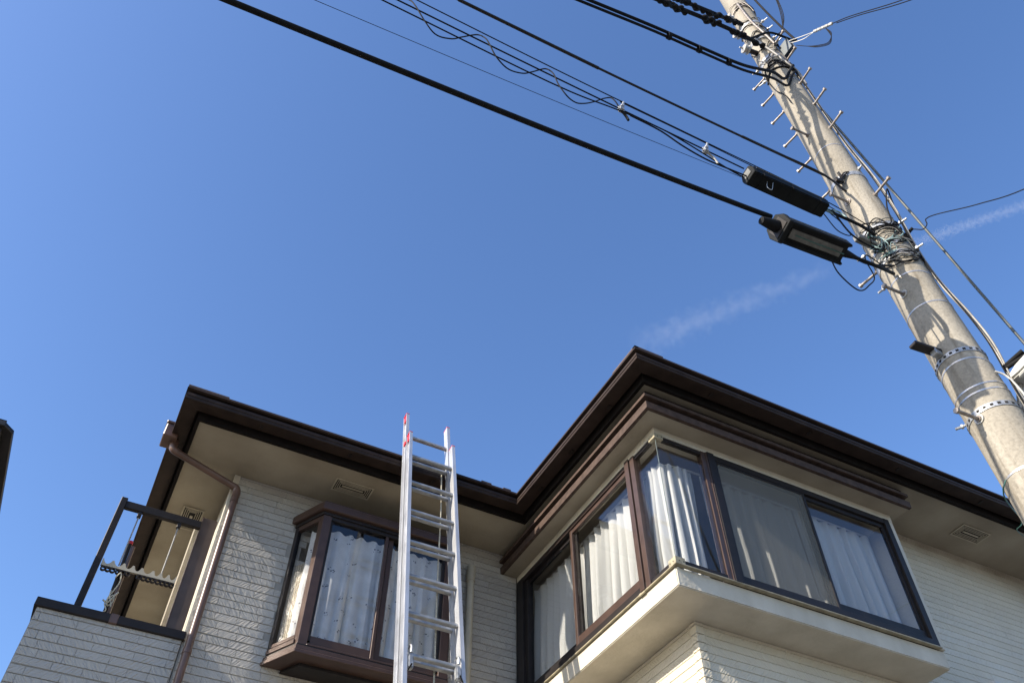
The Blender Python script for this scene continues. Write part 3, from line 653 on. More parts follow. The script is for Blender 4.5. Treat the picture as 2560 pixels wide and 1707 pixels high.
# ---- neighbour's house at the left edge
nb = thing('neighbour_house', (-4.5, 8.5, -1.55), 'dark eave corner of the neighbouring house at the left edge', 'house')
MB().loft([[(-8, 5.06, 3.70), (-1.16, 5.06, 3.70), (-1.16, 13, 3.70), (-8, 13, 3.70)], [(-8, 5.06, 3.80), (-1.16, 5.06, 3.80), (-1.16, 13, 3.80), (-8, 13, 3.80)]]).build('eave', NEIB, nb, .004)
MB().loft([[(-8, 5.03, 3.735), (-1.15, 5.03, 3.735), (-1.096, 5.09, 3.735), (-1.096, 13, 3.735)], [(-8, 5.03, 3.765), (-1.15, 5.03, 3.765), (-1.096, 5.09, 3.765), (-1.096, 13, 3.765)]]).build('gutter', NEIB, nb, .004)
hip(-8, -1.16, 5.06, 13, 3.801, .95, 3.0).build('roof', NEIB, nb)
MB().box(-7.6, -1.75, 5.75, 12.6, -1.55, 3.70).build('wall', NWAL, nb)

# ------------------------------------------------------------------ ladder
lad = thing('extension_ladder', (1.70, 3.64, -1.55), 'aluminium extension ladder leaning on the gutter with red rail tips', 'ladder')
dirL = Vector((0, .2, 1)).normalized(); nrmL = Vector((0, 1, -.2)).normalized()
def lp(Y0, x, z, dn=0): return Vector((x, Y0+.2*(z-4.4), z))+nrmL*dn
def rail(Y0, x, side, z0, z1):
    """C-channel open to the outside; side -1 left, +1 right"""
    prof_ = [(0, -.032), (0, .032), (.026, .032), (.026, .026), (.005, .026), (.005, .011), (.009, .009), (.009, .003), (.005, .001), (.005, -.026), (.026, -.026), (.026, -.032)]
    rings = []
    for z in (z0, z1): rings.append([tuple(lp(Y0, x+side*o, z, dn)) for o, dn in prof_])
    return MB().loft(rings)
YT, YS = 4.828, 4.748
for Y0, z0, z1, xa, xb in ((YT, 2.15, 4.90, 1.522, 1.868), (YS, -1.55, 4.575, 1.524, 1.870)):
    for x, s in ((xa, -1), (xb, 1)):
        rl = rail(Y0, x, s, z0, z1).build('rail', ALU, lad)
        q = lp(Y0, x+s*.013, z1+.003)
        MB().obox(q, (1, 0, 0), nrmL, dirL, .0145, .034, .004).build('tip', RED, rl, .002)
        MB().obox(lp(Y0, x+s*.014, z1-.035), (1, 0, 0), nrmL, dirL, .008, .025, .032).build('tip_insert', RED, rl, .002)
        for k in range(22):
            zz = (4.313 if Y0 == YS else 4.634)-(.3035 if Y0 == YS else .3045)*k
            if zz < z0+.05: break
            MB().obox(lp(Y0, x+s*.0065, zz), (1, 0, 0), nrmL, dirL, .004, .015, .011).build('rung_end', ALUR, rl)
def rung(Y0, z, xa, xb):
    a = lp(Y0, xa, z); b = lp(Y0, xb, z); sh = [(-.016, -.008), (-.011, -.0125), (.011, -.0125), (.016, -.008), (.016, .008), (.011, .0125), (-.011, .0125), (-.016, .008)]
    MB().loft([[tuple(p+nrmL*u+dirL*v) for u, v in sh] for p in (a, b)]).build('rung', ALUR, lad, .001)
for k in range(2, 21):
    z = 4.920-.3035*k
    if z > -1.5: rung(YS, z, 1.523, 1.871)
for k in range(9):
    z = 4.634-.3045*k
    if z > 2.2: rung(YT, z, 1.521, 1.869)
# red stop on the front rail, hooks and rope
MB().obox(lp(YT, 1.500, 4.50, -.02), (1, 0, 0), nrmL, dirL, .012, .016, .02).build('stop_block', RED, lad, .003)
for x, s in ((1.545, 1), (1.850, -1)):
    h = MB(); pts = []
    for k in range(9):
        a = -.6+k*.36; pts.append(lp(YS, x, 2.49)+nrmL*(-.034*math.cos(a)-.012)+dirL*(.042*math.sin(a)+.018))
    h.tube(pts, .008, 8, True, lambda t: .010-.006*t).build('hook', GALV, lad, smooth=50)
    MB().obox(lp(YS, x, 2.43, -.02), (1, 0, 0), nrmL, dirL, .016, .020, .045).build('hook_body', GALV, lad, .006, seg=2)
    MB().cyl(lp(YS, x, 2.40, -.05), lp(YS, x-s*.02, 2.36, -.045), .005, n=6).build('hook_pin', BLK, lad)
MB().tube([lp(YT, 1.835, 4.33, .03), lp(YT, 1.822, 3.9, .03), lp(YT, 1.79, 3.3, .03), lp(YT, 1.76, 2.6, .028), lp(YT, 1.73, 1.8, .025), lp(YT, 1.71, .2, .02)], .0058, 8).build('rope', ROPE, lad, smooth=60)

# ------------------------------------------------------------------ utility pole
def axis(z): return Vector((3.987+.0055*(7.66-z), 1.860-.0118*(7.66-z), z))
def rad(z): return .132+.0035*(7.66-z)
pole = thing('utility_pole', (axis(-1.55).x, axis(-1.55).y, -1.55), 'grey concrete utility pole with step bolts, straps and brackets', 'utility pole')
n = 40; MB().loft([[tuple(axis(z)+Vector((math.cos(2*math.pi*k/n), math.sin(2*math.pi*k/n), 0))*rad(z)) for k in range(n)] for z in (-1.55, 0, 2, 4, 6, 8, 9.5, 11.5)]).build('shaft', CONC, pole, smooth=40)
def spot(z, deg, out=0): a = R(deg); return axis(z)+Vector((math.cos(a), math.sin(a), 0))*(rad(z)+out)
def step(z, deg, ln, r=.0105):
    a, b = spot(z, deg, -.03), spot(z, deg, ln); d = (b-a).normalized()
    s = MB().cyl(a, b, r, n=10).build('step_bolt', BOLT, pole, smooth=40)
    MB().cyl(b-d*.012, b+d*.006, r*1.75, n=6).build('head', BOLT, s)
    MB().cyl(spot(z, deg, -.004), spot(z, deg, .014), r*1.9, n=8).build('collar', BOLT, s)
for z in (8.653, 8.194, 7.668, 7.197, 6.717, 5.573): step(z, -94, .163)
for z in (8.350, 7.966, 7.560, 7.087, 6.616, 6.062, 4.909): step(z, 97, .160)
for z in (6.717, 5.587, 4.404, 3.244): step(z, 177, .168)
for z in (4.404, 3.244, 5.587): MB().cyl(spot(z, 177, -.006), spot(z, 177, .006), .030, n=16).build('socket_ring', POR if z < 5 else BOLT, pole, smooth=40)
for z, d, l in ((5.20, -72, .075), (4.858, -76, .07), (5.976, -92, .045), (4.717, 100, .07), (5.114, 104, .085), (3.335, 118, .06)):
    s = MB().cyl(spot(z, d, -.02), spot(z, d, l), .0085, n=8).build('band_bolt', GALV, pole, smooth=40); MB().cyl(spot(z, d, l*.25), spot(z, d, l*.45), .016, n=6).build('nut', GALV, s)
def band(name, z, h, t, m, holes=False, tilt=0, deg0=0):
    nn = 48; mb = MB(); k0 = z
    for k in range(nn):
        a0, a1 = 2*math.pi*k/nn, 2*math.pi*(k+1)/nn
        rings = []
        for a in (a0, a1):
            zz = z+tilt*math.cos(a-R(deg0)); c = axis(zz); r0 = rad(zz)+.0005; e = Vector((math.cos(a), math.sin(a), 0))
            rings.append([c+e*r0+Vector((0, 0, -h/2)), c+e*(r0+t)+Vector((0, 0, -h/2)), c+e*(r0+t)+Vector((0, 0, h/2)), c+e*r0+Vector((0, 0, h/2))])
        mb.loft(rings, True, False)
    o = mb.build(name, m, pole)
    if holes:
        for k in range(0, nn, 2):
            a = 2*math.pi*(k+.5)/nn; e = Vector((math.cos(a), math.sin(a), 0)); tv = Vector((-e.y, e.x, 0))
            MB().obox(axis(z)+e*(rad(z)+t+.001), tv, e, (0, 0, 1), .0085, .0012, h*.22).build('slot', DARK, o)
    return o
band('pole_band', 3.752, .034, .004, GALV, True); band('pole_band', 3.29, .034, .004, GALV, True); band('pole_band', 4.79, .060, .004, GALV); band('pole_band', 4.915, .030, .004, GALV, True)
band('pole_band', 5.154, .050, .004, GALV); band('pole_band', 5.90, .050, .004, GALV); band('pole_band', 8.36, .11, .004, GALV); band('pole_band', 8.86, .06, .004, GALV); band('pole_band', 9.35, .06, .004, GALV)
for z, tl, dg in ((3.656, .02, 200), (3.482, .025, 20), (3.431, .02, 30), (2.839, .012, 200), (4.237, .008, 40), (4.55, .012, 180), (6.375, .025, 210), (7.79, .015, 30)):
    band('steel_strap', z, .011, .0016, STRAP, False, tl, dg)
# stub arms
def stub(z, deg, l, hw, hh, m):
    a, b = spot(z, deg, -.01), spot(z, deg, l); d = (b-a).normalized(); t = Vector((-d.y, d.x, 0))
    return MB().obox((a+b)/2, d, t, (0, 0, 1), (b-a).length/2, hw, hh).build('stub_arm', m, pole, .004)
stub(4.977, 178, .175, .027, .027, BOXG); stub(3.816, 174, .193, .030, .012, FRD); MB().box(*[v for c, h in zip(spot(3.80, 176, .03), (.028, .022, .03)) for v in (c-h, c+h)]).build('arm_clamp', GALV, pole, .004)
# weathered insulators near the top
for z, dg, l in ((8.62, 172, .16), (9.05, 172, .17), (9.5, 175, .17)):
    a, b = spot(z, dg, 0), spot(z, dg, l); d = (b-a).normalized()
    i = MB().tube([a+d*.09, a+d*.10, a+d*.115, a+d*.12, a+d*.14, a+d*.145, a+d*.165, a+d*.17], .045, 18, False, lambda t: (.020, .047, .050, .034, .034, .050, .047, .018)[min(7, int(t*7+.5))]).build('insulator', POR, pole, smooth=35)
    MB().cyl(a-d*.01, a+d*.10, .026, n=12).build('core', FRD, i, smooth=40); MB().cyl(a+d*.165, a+d*.21, .010, n=8).build('pin', GALV, i)
for z, dg in ((8.50, 112), (8.22, 110), (8.9, -70), (9.15, -72), (8.75, -75), (9.4, -70)):
    e = MB().cyl(spot(z, dg, -.01), spot(z, dg, .085), .0075, n=8).build('band_bolt', GALV, pole, smooth=40); MB().cyl(spot(z, dg, .012), spot(z, dg, .035), .019, n=6).build('nut', POR, e)
# steel bracket on the right
br = MB().obox(spot(8.50, -80, .065), (0, 1, 0), (1, 0, 0), (0, 0, 1), .065, .003, .11).obox(spot(8.50, -80, .065)+Vector((.06, 0, 0)), (0, 1, 0), (1, 0, 0), (0, 0, 1), .065, .003, .11).obox(spot(8.50, -80, .006)+Vector((.03, 0, 0)), (0, 1, 0), (1, 0, 0), (0, 0, 1), .004, .03, .11).build('angle_bracket', mat('bracket_steel', (.14, .155, .16), .45, .5), pole, .002)
# jumper wires looped over the pole
def wire(path, r, m=BLK, name='jumper_wire', n_=7): return MB().tube(path, r, n_).build(name, m, pole, smooth=60)
rnd = random.Random(11)
def hoop(z, d0, d1, r, m, out=.008, dz=.05, k=7, name='jumper_wire'):
    wire([spot(z+dz*math.sin(i/(k-1)*math.pi*1.3+rnd.uniform(-.5, .5)), d0+(d1-d0)*i/(k-1), out+rnd.uniform(0, .014)) for i in range(k)], r, m, name)
for i in range(26):
    z = rnd.uniform(4.72, 5.22); hoop(z, rnd.uniform(150, 215), rnd.uniform(265, 320), rnd.choice((.003, .0035, .0045, .006)), rnd.choice((BLK, BLK, BLK, BLK, GUY, TEAL, CABG, CABG)), .006, rnd.uniform(-.12, .12))
for i in range(22):
    z = rnd.uniform(7.95, 9.9); hoop(z, rnd.uniform(130, 210), rnd.uniform(255, 320), rnd.choice((.004, .005, .007, .009)), rnd.choice((BLK, BLK, BLK, CABG, BOLT)), .006, rnd.uniform(-.18, .18))
for i in range(16):
    z = rnd.uniform(4.74, 5.10); d = rnd.uniform(168, 215); a = spot(z, d, rnd.uniform(.01, .06))
    wire([a, a+Vector((rnd.uniform(-.06, .04), rnd.uniform(-.06, .06), rnd.uniform(-.05, .05))), a+Vector((rnd.uniform(-.09, .03), rnd.uniform(-.05, .05), rnd.uniform(-.07, .04))), a+Vector((rnd.uniform(-.04, .04), rnd.uniform(-.05, .05), rnd.uniform(-.05, .05)))], rnd.choice((.003, .004, .005)), rnd.choice((BLK, GREEN, TEAL, BLK)))
wire([spot(5.22, 178, .05), spot(5.12, 215, .05), spot(5.10, 240, .03), spot(5.32, 255, .05), spot(5.55, 275, .09), spot(5.48, 295, .06), spot(5.1, 300, .02)], .0055)
wire([Vector((3.30, 1.70, 4.86)), Vector((3.42, 1.72, 4.66)), Vector((3.65, 1.73, 4.66)), spot(4.86, 200, .04), spot(5.0, 250, .02)], .006)
wire([Vector(p) for p in ((2.988, 1.69, 4.06), (3.013, 1.70, 3.954), (3.152, 1.72, 3.902), (3.352, 1.74, 4.096), (3.486, 1.76, 4.284), (3.532, 1.78, 4.519), (3.62, 1.80, 4.66))]+[spot(4.66, 180, .03)], .0042)
wire([Vector((3.18, 1.70, 4.72)), Vector((3.24, 1.70, 4.56)), Vector((3.38, 1.71, 4.62)), Vector((3.34, 1.71, 4.76)), Vector((3.26, 1.70, 4.78))], .0035)
wire([spot(8.05, 150, .02), spot(7.7, 165, .02), spot(7.5, 185, .015), spot(7.3, 190, .02)], .005)
wire([spot(8.9, 200, .015), spot(8.6, 215, .02), spot(8.35, 235, .02), spot(8.1, 262, .02), spot(8.0, 290, .03), spot(7.7, 295, .03)], .011, CABG)
wire([spot(9.9, 215, .02), spot(9.3, 222, .03), spot(8.9, 240, .03), spot(8.6, 255, .03)], .013, BOLT)
# grey riser cables on the street side
for k, (off, r_, m_) in enumerate(((.030, .0085, CABG), (.050, .0065, CABG), (.042, .0045, BLK))):
    pts = []
    for z in (8.2, 7.6, 7.0, 6.4, 5.95, 5.7, 5.3, 4.9, 4.5, 4.1, 3.8, 3.4, 2.6, 1.5, -1.4):
        bow = .035*max(0, math.sin((z-4.9)/1.6*math.pi)) if 4.9 < z < 6.5 else .05*max(0, math.sin((z-3.3)/1.1*math.pi)) if 3.3 < z < 4.4 else 0
        pts.append(spot(z, -62-k*7, off*.45+bow*(1 if k < 2 else .7)))
    wire(pts, r_, m_, 'riser_cable')
# black connector pair, bent wire and lamp on the right
for k, (dz, dy) in enumerate(((.03, -.17), (-.012, -.19))):
    a = spot(3.60, -62, .01); MB().cyl(a+Vector((.0, -.03, dz*.3)), a+Vector((.02, dy, dz)), .013, .016, 10).build('wire_connector', BLK, pole, smooth=40)
wire([spot(3.55, -95, .01), spot(3.52, -80, .03), spot(3.40, -68, .05), spot(3.30, -62, .05)], .006, WPL)
# green wire running down to the house eave
MB().tube([spot(2.84, 160, .01), spot(2.80, 150, .03), (4.6, 2.25, 3.1), (6.05, 3.02, 3.98), (7.0, 3.30, 4.26)], .004, 6).build('green_wire', GREEN, smooth=60, label='thin green wire running from the pole to the eave', cat='wire')

lamp = thing('street_lamp', (4.16, 1.62, 3.42), 'white street lamp clamped to the pole at the right edge', 'street lamp')
mb = MB(); q0 = Vector((4.16, 1.60, 3.55))
mb.loft([[(4.08, 1.655, 3.505), (4.25, 1.655, 3.505), (4.25, 1.655, 3.545), (4.08, 1.655, 3.545)], [(4.05, 1.57, 3.485), (4.28, 1.57, 3.485), (4.26, 1.57, 3.57), (4.07, 1.57, 3.57)], [(4.05, 1.22, 3.545), (4.28, 1.22, 3.545), (4.26, 1.22, 3.64), (4.07, 1.22, 3.64)]]).build('housing', WPL, lamp, .012, seg=2)
mb = MB(); mb.loft([[(4.07, 1.59, 3.468), (4.26, 1.59, 3.468), (4.27, 1.59, 3.4845), (4.06, 1.59, 3.4845)], [(4.07, 1.24, 3.523), (4.26, 1.24, 3.523), (4.27, 1.24, 3.540), (4.06, 1.24, 3.540)]]).build('lens', LENS, lamp, .006)
MB().tube([(4.13, 1.70, 3.33), (4.14, 1.675, 3.42), (4.15, 1.655, 3.47), (4.16, 1.64, 3.53)], .020, 10).build('arm', POR, lamp, smooth=50)
MB().box(4.08, 4.16, 1.66, 1.705, 3.25, 3.30).build('clamp', GALV, lamp, .006)
MB().box(4.09, 4.13, 1.63, 1.66, 3.26, 3.29).build('clamp_nut', POR, lamp, .004)

# ------------------------------------------------------------------ cables
def cable(label, path, r, m=BLK, group='cables strung from the pole', name='cable', n_=8, cat='cable'):
    return MB().tube(path, r, n_).build(name, m, smooth=60, label=label, cat=cat, group=group)
def span(p, xs=(-2.5, -5, -8, -12, -17, -24)):
    """carry a wire on past the frame, sagging on towards the next pole"""
    a, b = Vector(p[0]), Vector(p[1]); s = (a-b)/(a.x-b.x); out = []
    for x in xs:
        dx = x-a.x; out.append((x, a.y+s.y*dx*.3, a.z+s.z*dx+.0035*dx*dx))
    return [tuple(q) for q in out[::-1]]+[tuple(q) for q in p]
Yc = 1.70
cable('thickest black cable ending in the lower black closure box', span([(-.556, Yc, 3.765), (.016, Yc, 3.845), (1.193, Yc, 4.019), (2.416, Yc, 4.235), (2.61, Yc, 4.275)]), .0155, n_=12)
cable('thinnest wire just above the thickest black cable', span([(-.243, 1.75, 4.325), (1.252, 1.75, 4.553), (2.555, 1.75, 4.782)]), .0018)
cable('lower of the two wires that the coiled wire winds round', span([(.077, 1.75, 4.750), (1.265, 1.75, 4.782), (1.645, 1.75, 4.872), (2.0, 1.75, 4.915), (2.56, 1.75, 4.80), (2.62, 1.74, 4.80)]), .0046)
cable('upper of the two wires that the coiled wire winds round', span([(.149, 1.75, 4.858), (1.271, 1.75, 4.888), (2.286, 1.75, 4.930), (2.62, 1.75, 4.945)]), .0050)
cable('straight thin wire above the coiled wire, reaching the pole', span([(.254, 1.75, 5.002), (1.278, 1.75, 5.018), (2.378, 1.75, 5.070), (3.365, 1.75, 5.109), (3.87, 1.78, 5.13)]), .0038)
cable('twin of the straight thin wire, joining it from the first clamp', [(1.66, 1.75, 5.015), (2.38, 1.75, 5.052), (3.365, 1.76, 5.075), (3.87, 1.80, 5.08)], .0032)
cable('single brown-black wire tied to the pole at the middle band', span([(.508, 1.75, 5.347), (.97, 1.75, 5.376), (1.535, 1.75, 5.409), (2.905, 1.75, 5.534), (3.545, 1.75, 5.607), (3.83, 1.80, 5.66)]), .0085, FRD)
MB().tube([(.508, 1.75, 5.347), (1.535, 1.75, 5.409)], .0115, 8, False).build('wire_sleeve', FRD, smooth=60, label='thicker sleeve on the brown-black wire at its upper end', cat='sleeve')
MB().tube([(2.75, 1.75, 5.521), (3.545, 1.75, 5.607)], .0105, 8, False).build('wire_sleeve', FRD, smooth=60, label='thicker sleeve on the brown-black wire next to the pole', cat='sleeve')
# coiled wire
COIL = [(0.213, 1.75, 4.946), (0.26, 1.72, 4.808), (0.325, 1.73, 4.7), (0.4, 1.75, 4.645), (0.507, 1.78, 4.769), (0.575, 1.79, 4.902), (0.664, 1.77, 4.997), (0.699, 1.75, 4.95), (0.725, 1.72, 4.797), (0.773, 1.73, 4.698), (0.849, 1.75, 4.667), (0.967, 1.78, 4.779), (1.043, 1.79, 4.902), (1.13, 1.77, 5.0), (1.162, 1.75, 4.94), (1.186, 1.72, 4.703), (1.245, 1.73, 4.633), (1.303, 1.75, 4.662), (1.389, 1.78, 4.783), (1.493, 1.79, 4.935), (1.55, 1.77, 4.996), (1.587, 1.75, 5.004), (1.609, 1.74, 4.961), (1.635, 1.745, 4.918)]
lead = [(COIL[0][0]-.448*(k/8), 1.75+.04*math.cos(k*math.pi/4), 4.90+(.085*math.sin(k*math.pi/4+.6))-.004*k) for k in range(1, 25)][::-1]
cable('wavy coiled wire winding round two thin wires', lead+COIL, .0042, name='coiled_wire')
cable('wire that sags from the second clamp into the upper closure box', [(1.72, 1.75, 4.88), (1.95, 1.75, 4.875), (2.1, 1.745, 4.80), (2.27, 1.74, 4.76), (2.45, 1.735, 4.775), (2.60, 1.73, 4.79)], .0055)
def clamp(label, x, y, z, tail):
    c = thing('wire_clamp', (x, y, z-.03), label, 'clamp', 'steel clamps on the thin wires')
    MB().obox((x, y, z), (1, 0, 0), (0, 1, 0), (0, 0, 1), .022, .016, .026).build('body', GALV, c, .008, seg=2)
    MB().cyl((x+.004, y-.004, z+.01), (x+.015, y-.02, z+.075), .008, n=8).build('bolt', GALV, c); MB().cyl((x+.006, y-.008, z+.025), (x+.009, y-.012, z+.040), .014, n=6).build('nut', GALV, c)
    if tail: MB().tube([(x, y, z-.02), (x+.03, y+.005, z-.05), (x+.045, y+.005, z-.10)], .009, 8).build('tail', BLK, c, smooth=60)
    else: MB().tube([(x+.01, y, z-.02), (x+.05, y, z-.05), (x+.075, y, z-.11)], .008, 8).build('tail', CABG, c, smooth=60)
clamp('steel clamp where the coiled wire ends', 1.655, 1.75, 4.905, True); clamp('steel clamp next to the upper closure box', 2.305, 1.75, 4.925, False)
# closure boxes
def closure(name, label, c0, c1, prof_, m_, tilt):
    c = thing(name, (c0[0], c0[1], c0[2]-.12), label, 'cable closure', 'black cable closure boxes')
    a, b = Vector(c0), Vector(c1); d = (b-a).normalized(); sd = d.cross(Vector((0, 0, 1))).normalized(); u_ = sd.cross(d)
    ct, st = math.cos(tilt), math.sin(tilt); s2 = sd*ct+u_*st; u3 = -sd*st+u_*ct
    MB().loft([[tuple(p+s2*x+u3*y) for x, y in prof_] for p in (a, b)]).build('case', m_, c, .006, seg=2)
    return c, a, b, d, s2, u3
cl1, a, b, d, s2, u3 = closure('closure_box', 'long black closure box hanging on the thin wires', (2.60, 1.72, 4.80), (3.235, 1.72, 4.862), [(-.05, -.055), (.05, -.055), (.062, .0), (.04, .058), (-.04, .058), (-.062, .0)], BOX, .15)
MB().loft([[tuple(a-d*.012+s2*x+u3*y) for x, y in ((-.048, -.05), (.048, -.05), (.058, 0), (.038, .052), (-.038, .052), (-.058, 0))], [tuple(a+d*.01+s2*x+u3*y) for x, y in ((-.053, -.058), (.053, -.058), (.066, 0), (.043, .061), (-.043, .061), (-.066, 0))]]).build('end_cap', BOX, cl1, .003)
for f_ in (.12, .5, .88):
    q = a+(b-a)*f_; MB().loft([[tuple(q+d*o_+s2*x*1.03+u3*y*1.03) for x, y in ((-.05, -.055), (.05, -.055), (.062, .0), (.04, .058), (-.04, .058), (-.062, .0))] for o_ in (-.008, .008)]).build('rib', BOX, cl1)
for sg in (-1, 1): MB().obox((a+b)/2+s2*sg*.0625, d, s2, u3, .30, .0015, .0022).build('seam', BOXG, cl1)
MB().obox(a-d*.014+u3*.004, s2, u3, d, .030, .028, .003).build('end_plate', BOXG, cl1, .002)
MB().tube([a+d*.11-u3*.055+s2*.02, a+d*.10-u3*.11+s2*.0, a+d*.125-u3*.125+s2*.0, a+d*.15-u3*.06+s2*.03], .0025, 6).build('wire_clip', STRAP, cl1, smooth=60)
MB().tube([b, b+d*.12, b+d*.35, spot(5.05, 195, .02)], .012, 8).build('tail_cable', BLK, cl1, smooth=60)
MB().tube([b+d*.02+u3*.01, b+d*.10+u3*.05, b+d*.22+u3*.10, b+d*.24+u3*.03, b+d*.15+u3*.0, b+d*.03-u3*.01], .007, 8).build('suspension_loop', TEAL, cl1, smooth=60)
cl2, a, b, d, s2, u3 = closure('closure_box', 'shorter black closure box with open underside on the thick cable', (2.64, Yc-.01, 4.155), (3.14, Yc-.01, 4.24), [(-.070, -.060), (-.052, -.060), (-.052, -.035), (.052, -.035), (.052, -.060), (.070, -.060), (.078, .02), (.048, .082), (-.048, .082), (-.078, .02)], BOX, .30)
MB().loft([[tuple(a-d*.02+s2*x+u3*y) for x, y in ((-.074, -.066), (.074, -.066), (.084, .022), (.052, .088), (-.052, .088), (-.084, .022))], [tuple(a+d*.012+s2*x+u3*y) for x, y in ((-.074, -.066), (.074, -.066), (.084, .022), (.052, .088), (-.052, .088), (-.084, .022))]]).build('end_collar', BOX, cl2, .004)
MB().obox(a-d*.022+u3*.0, s2, u3, d, .055, .048, .003).build('end_recess', FRD, cl2, .002)
for f_ in (.25, .55, .85):
    q = a+(b-a)*f_; MB().obox(q+u3*.083, d, s2, u3, .010, .045, .003).build('latch', BOX, cl2, .001)
for sg in (-1, 1): MB().obox((a+b)/2+s2*sg*.0745-u3*.02, d, s2, u3, .23, .0015, .0025).build('seam', BOXG, cl2)
MB().obox((a+b)/2-u3*.040, d, s2, u3, .21, .030, .004).build('tray', BOXG, cl2, .002)
MB().tube([a-d*.14+u3*.02, a-d*.09+u3*.018, a-d*.03+u3*.012, a+d*.02+u3*.01], .03, 14, True, lambda t: .024+.022*t).build('cable_boot', BLK, cl2, smooth=60)
MB().tube([b-d*.02+u3*.01, b+d*.06, b+d*.14-u3*.01, b+d*.3-u3*.02, spot(4.60, 185, .02)], .017, 10, True, lambda t: .034-.022*min(1, t*2.2)).build('tail_cable', BLK, cl2, smooth=60)
MB().tube([b+d*.02+s2*.01, b+d*.2-s2*.01, spot(4.66, 195, .02)], .008, 8).build('tail_cable', BLK, cl2, smooth=60)
MB().tube([a+d*.08-u3*.05, a+d*.2-u3*.062, a+d*.36-u3*.05, b-d*.03-u3*.055], .003, 6).build('loose_wire', GREEN, cl2, smooth=60)
# upper cables
cable('upper of the paired heavy cables curling round the pole near its top', span([(1.50, 1.70, 6.585), (2.177, 1.70, 6.826), (2.704, 1.70, 6.975), (3.14, 1.70, 7.125), (3.55, 1.70, 7.42), spot(7.74, 215, .03), spot(7.92, 250, .03), spot(8.12, 285, .028), spot(8.26, 325, .028), spot(8.3, 10, .026)], (-1, -4, -8, -13, -20)), .0135, n_=10)
cable('lower of the paired heavy cables tied to the pole near its top', span([(1.50, 1.72, 6.545), (2.177, 1.72, 6.785), (2.704, 1.72, 6.925), (3.14, 1.72, 7.06), (3.50, 1.71, 7.26), spot(7.60, 212, .025), spot(7.80, 245, .022), spot(7.95, 280, .02), spot(8.05, 325, .02), spot(8.1, 10, .02)], (-1, -4, -8, -13, -20)), .0115, n_=10)
for i, x in enumerate((2.30, 2.62, 2.95)):
    z = {2.30: 6.845, 2.62: 6.935, 2.95: 7.035}[x]; tm = MB()
    for k in range(4): tm.tube([(x+.008*k, 1.70, z+.012), (x+.008*k, 1.683, z-.02), (x+.008*k+.004, 1.71, z-.068), (x+.008*k, 1.735, z-.02), (x+.008*k, 1.70, z+.012)], .004, 6)
    tm.build('cable_tie', BLK, smooth=60, label=('left', 'middle', 'right')[i]+'most black tie wound round the paired heavy cables' if i != 1 else 'black tie in the middle of the three on the paired heavy cables', cat='cable tie', group='ties on the heavy cables')
for j, (zo, yo, lab) in enumerate(((0, 0, 'knobbly black bundle cable above the paired heavy cables'), (.40, .06, 'second knobbly black bundle cable at the very top of the pole'))):
    base_ = [(2.337, 1.70+yo, 7.704+zo), (2.835, 1.70+yo, 7.93+zo), (3.236, 1.70+yo, 8.085+zo), (3.66, 1.74+yo, 8.35+zo)]
    if j: base_ = [(2.5, 1.76, 8.25), (2.95, 1.76, 8.52), (3.30, 1.77, 8.72), (3.68, 1.79, 9.0)]
    cb = cable(lab, span(base_, (-1, -4, -8, -13, -18)), .020, n_=10, group='knobbly bundle cables')
    cp = catmull([Vector(p) for p in base_], 10); kn = random.Random(30+j)
    for p in [q for q in cp if kn.random() < .30]:
        e = Vector((kn.uniform(-.03, .03), kn.uniform(-.03, .03), kn.uniform(-.05, .02)))
        MB().tube([p+e*.3+Vector((-.08, 0, -.045)), p+e*.6+Vector((0, 0, -.02)), p+e*.5+Vector((.08, 0, .025))], .018, 7, True, lambda t: .008+.024*abs(math.sin(math.pi*t*1.5))**1.5).build('knob', BLK, cb, smooth=60)
MB().tube([(3.55, 1.72, 8.28), (3.8, 1.64, 8.55), (4.0, 1.62, 8.62), (4.15, 1.62, 8.68)], .012, 8).build('jumper_wire', BLK, pole, smooth=60)
# drop wires crossing the street to the upper right
dr = cable('black drop wire with ceramic connectors leaving to the upper right', [(4.04, 1.20, 8.02), (4.02, 1.05, 7.80), (4.0, .625, 7.13), (3.98, .1, 6.45), (3.9, -2.5, 4.9), (3.8, -7, 4.4)], .0045, group='drop wires crossing the street')
cable('twin drop wire hanging just under the connectors', [(4.03, 1.16, 7.93), (4.02, .98, 7.66), (4.01, .63, 7.10), (3.99, .1, 6.42), (3.91, -2.5, 4.85), (3.81, -7, 4.35)], .0045, group='drop wires crossing the street')
for k in range(5):
    p = Vector((4.05-.004*k, 1.36-.038*k, 8.23-.052*k)); MB().obox(p, (0, -.6, -.8), (1, 0, 0), (0, .8, -.6), .026, .012, .014).build('ceramic_connector', POR, dr, .004)
for k in (0, 1): MB().tube([spot(8.55-.06*k, -80, .12), (4.06, 1.48+.02*k, 8.40-.04*k), (4.05, 1.37, 8.24)], .0042, 6).build('white_stay', WPL, dr, smooth=60)
for k in range(3): MB().tube([(4.05, 1.27, 8.09), (4.06, 1.26+.01*k, 7.94-.02*k), (4.05, 1.32, 7.86-.02*k), (4.05, 1.42, 8.0-.02*k), (4.06, 1.52, 8.22), (4.08, 1.60, 8.45)], .0034, 6).build('slack_loop', BLK, dr, smooth=60)
cable('heavy black wire coming down to the steel bracket from above', [(4.1, 1.735, 10.6), (4.1, 1.714, 10.142), (4.1, 1.66, 9.4), (4.1, 1.602, 8.752), (4.1, 1.58, 8.56)], .012, group='wires above the steel bracket')
for k in range(3): cable(('left', 'middle', 'right')[k]+' strand of the loose black wires dropping beside the pole top', [(4.1, 1.49+.012*k, 10.2), (4.1, 1.50+.010*k, 9.568), (4.1, 1.570+.014*k, 9.108), (4.1, 1.66, 9.0-.03*k), (4.1, 1.73, 9.06)], .0045, group='wires above the steel bracket')
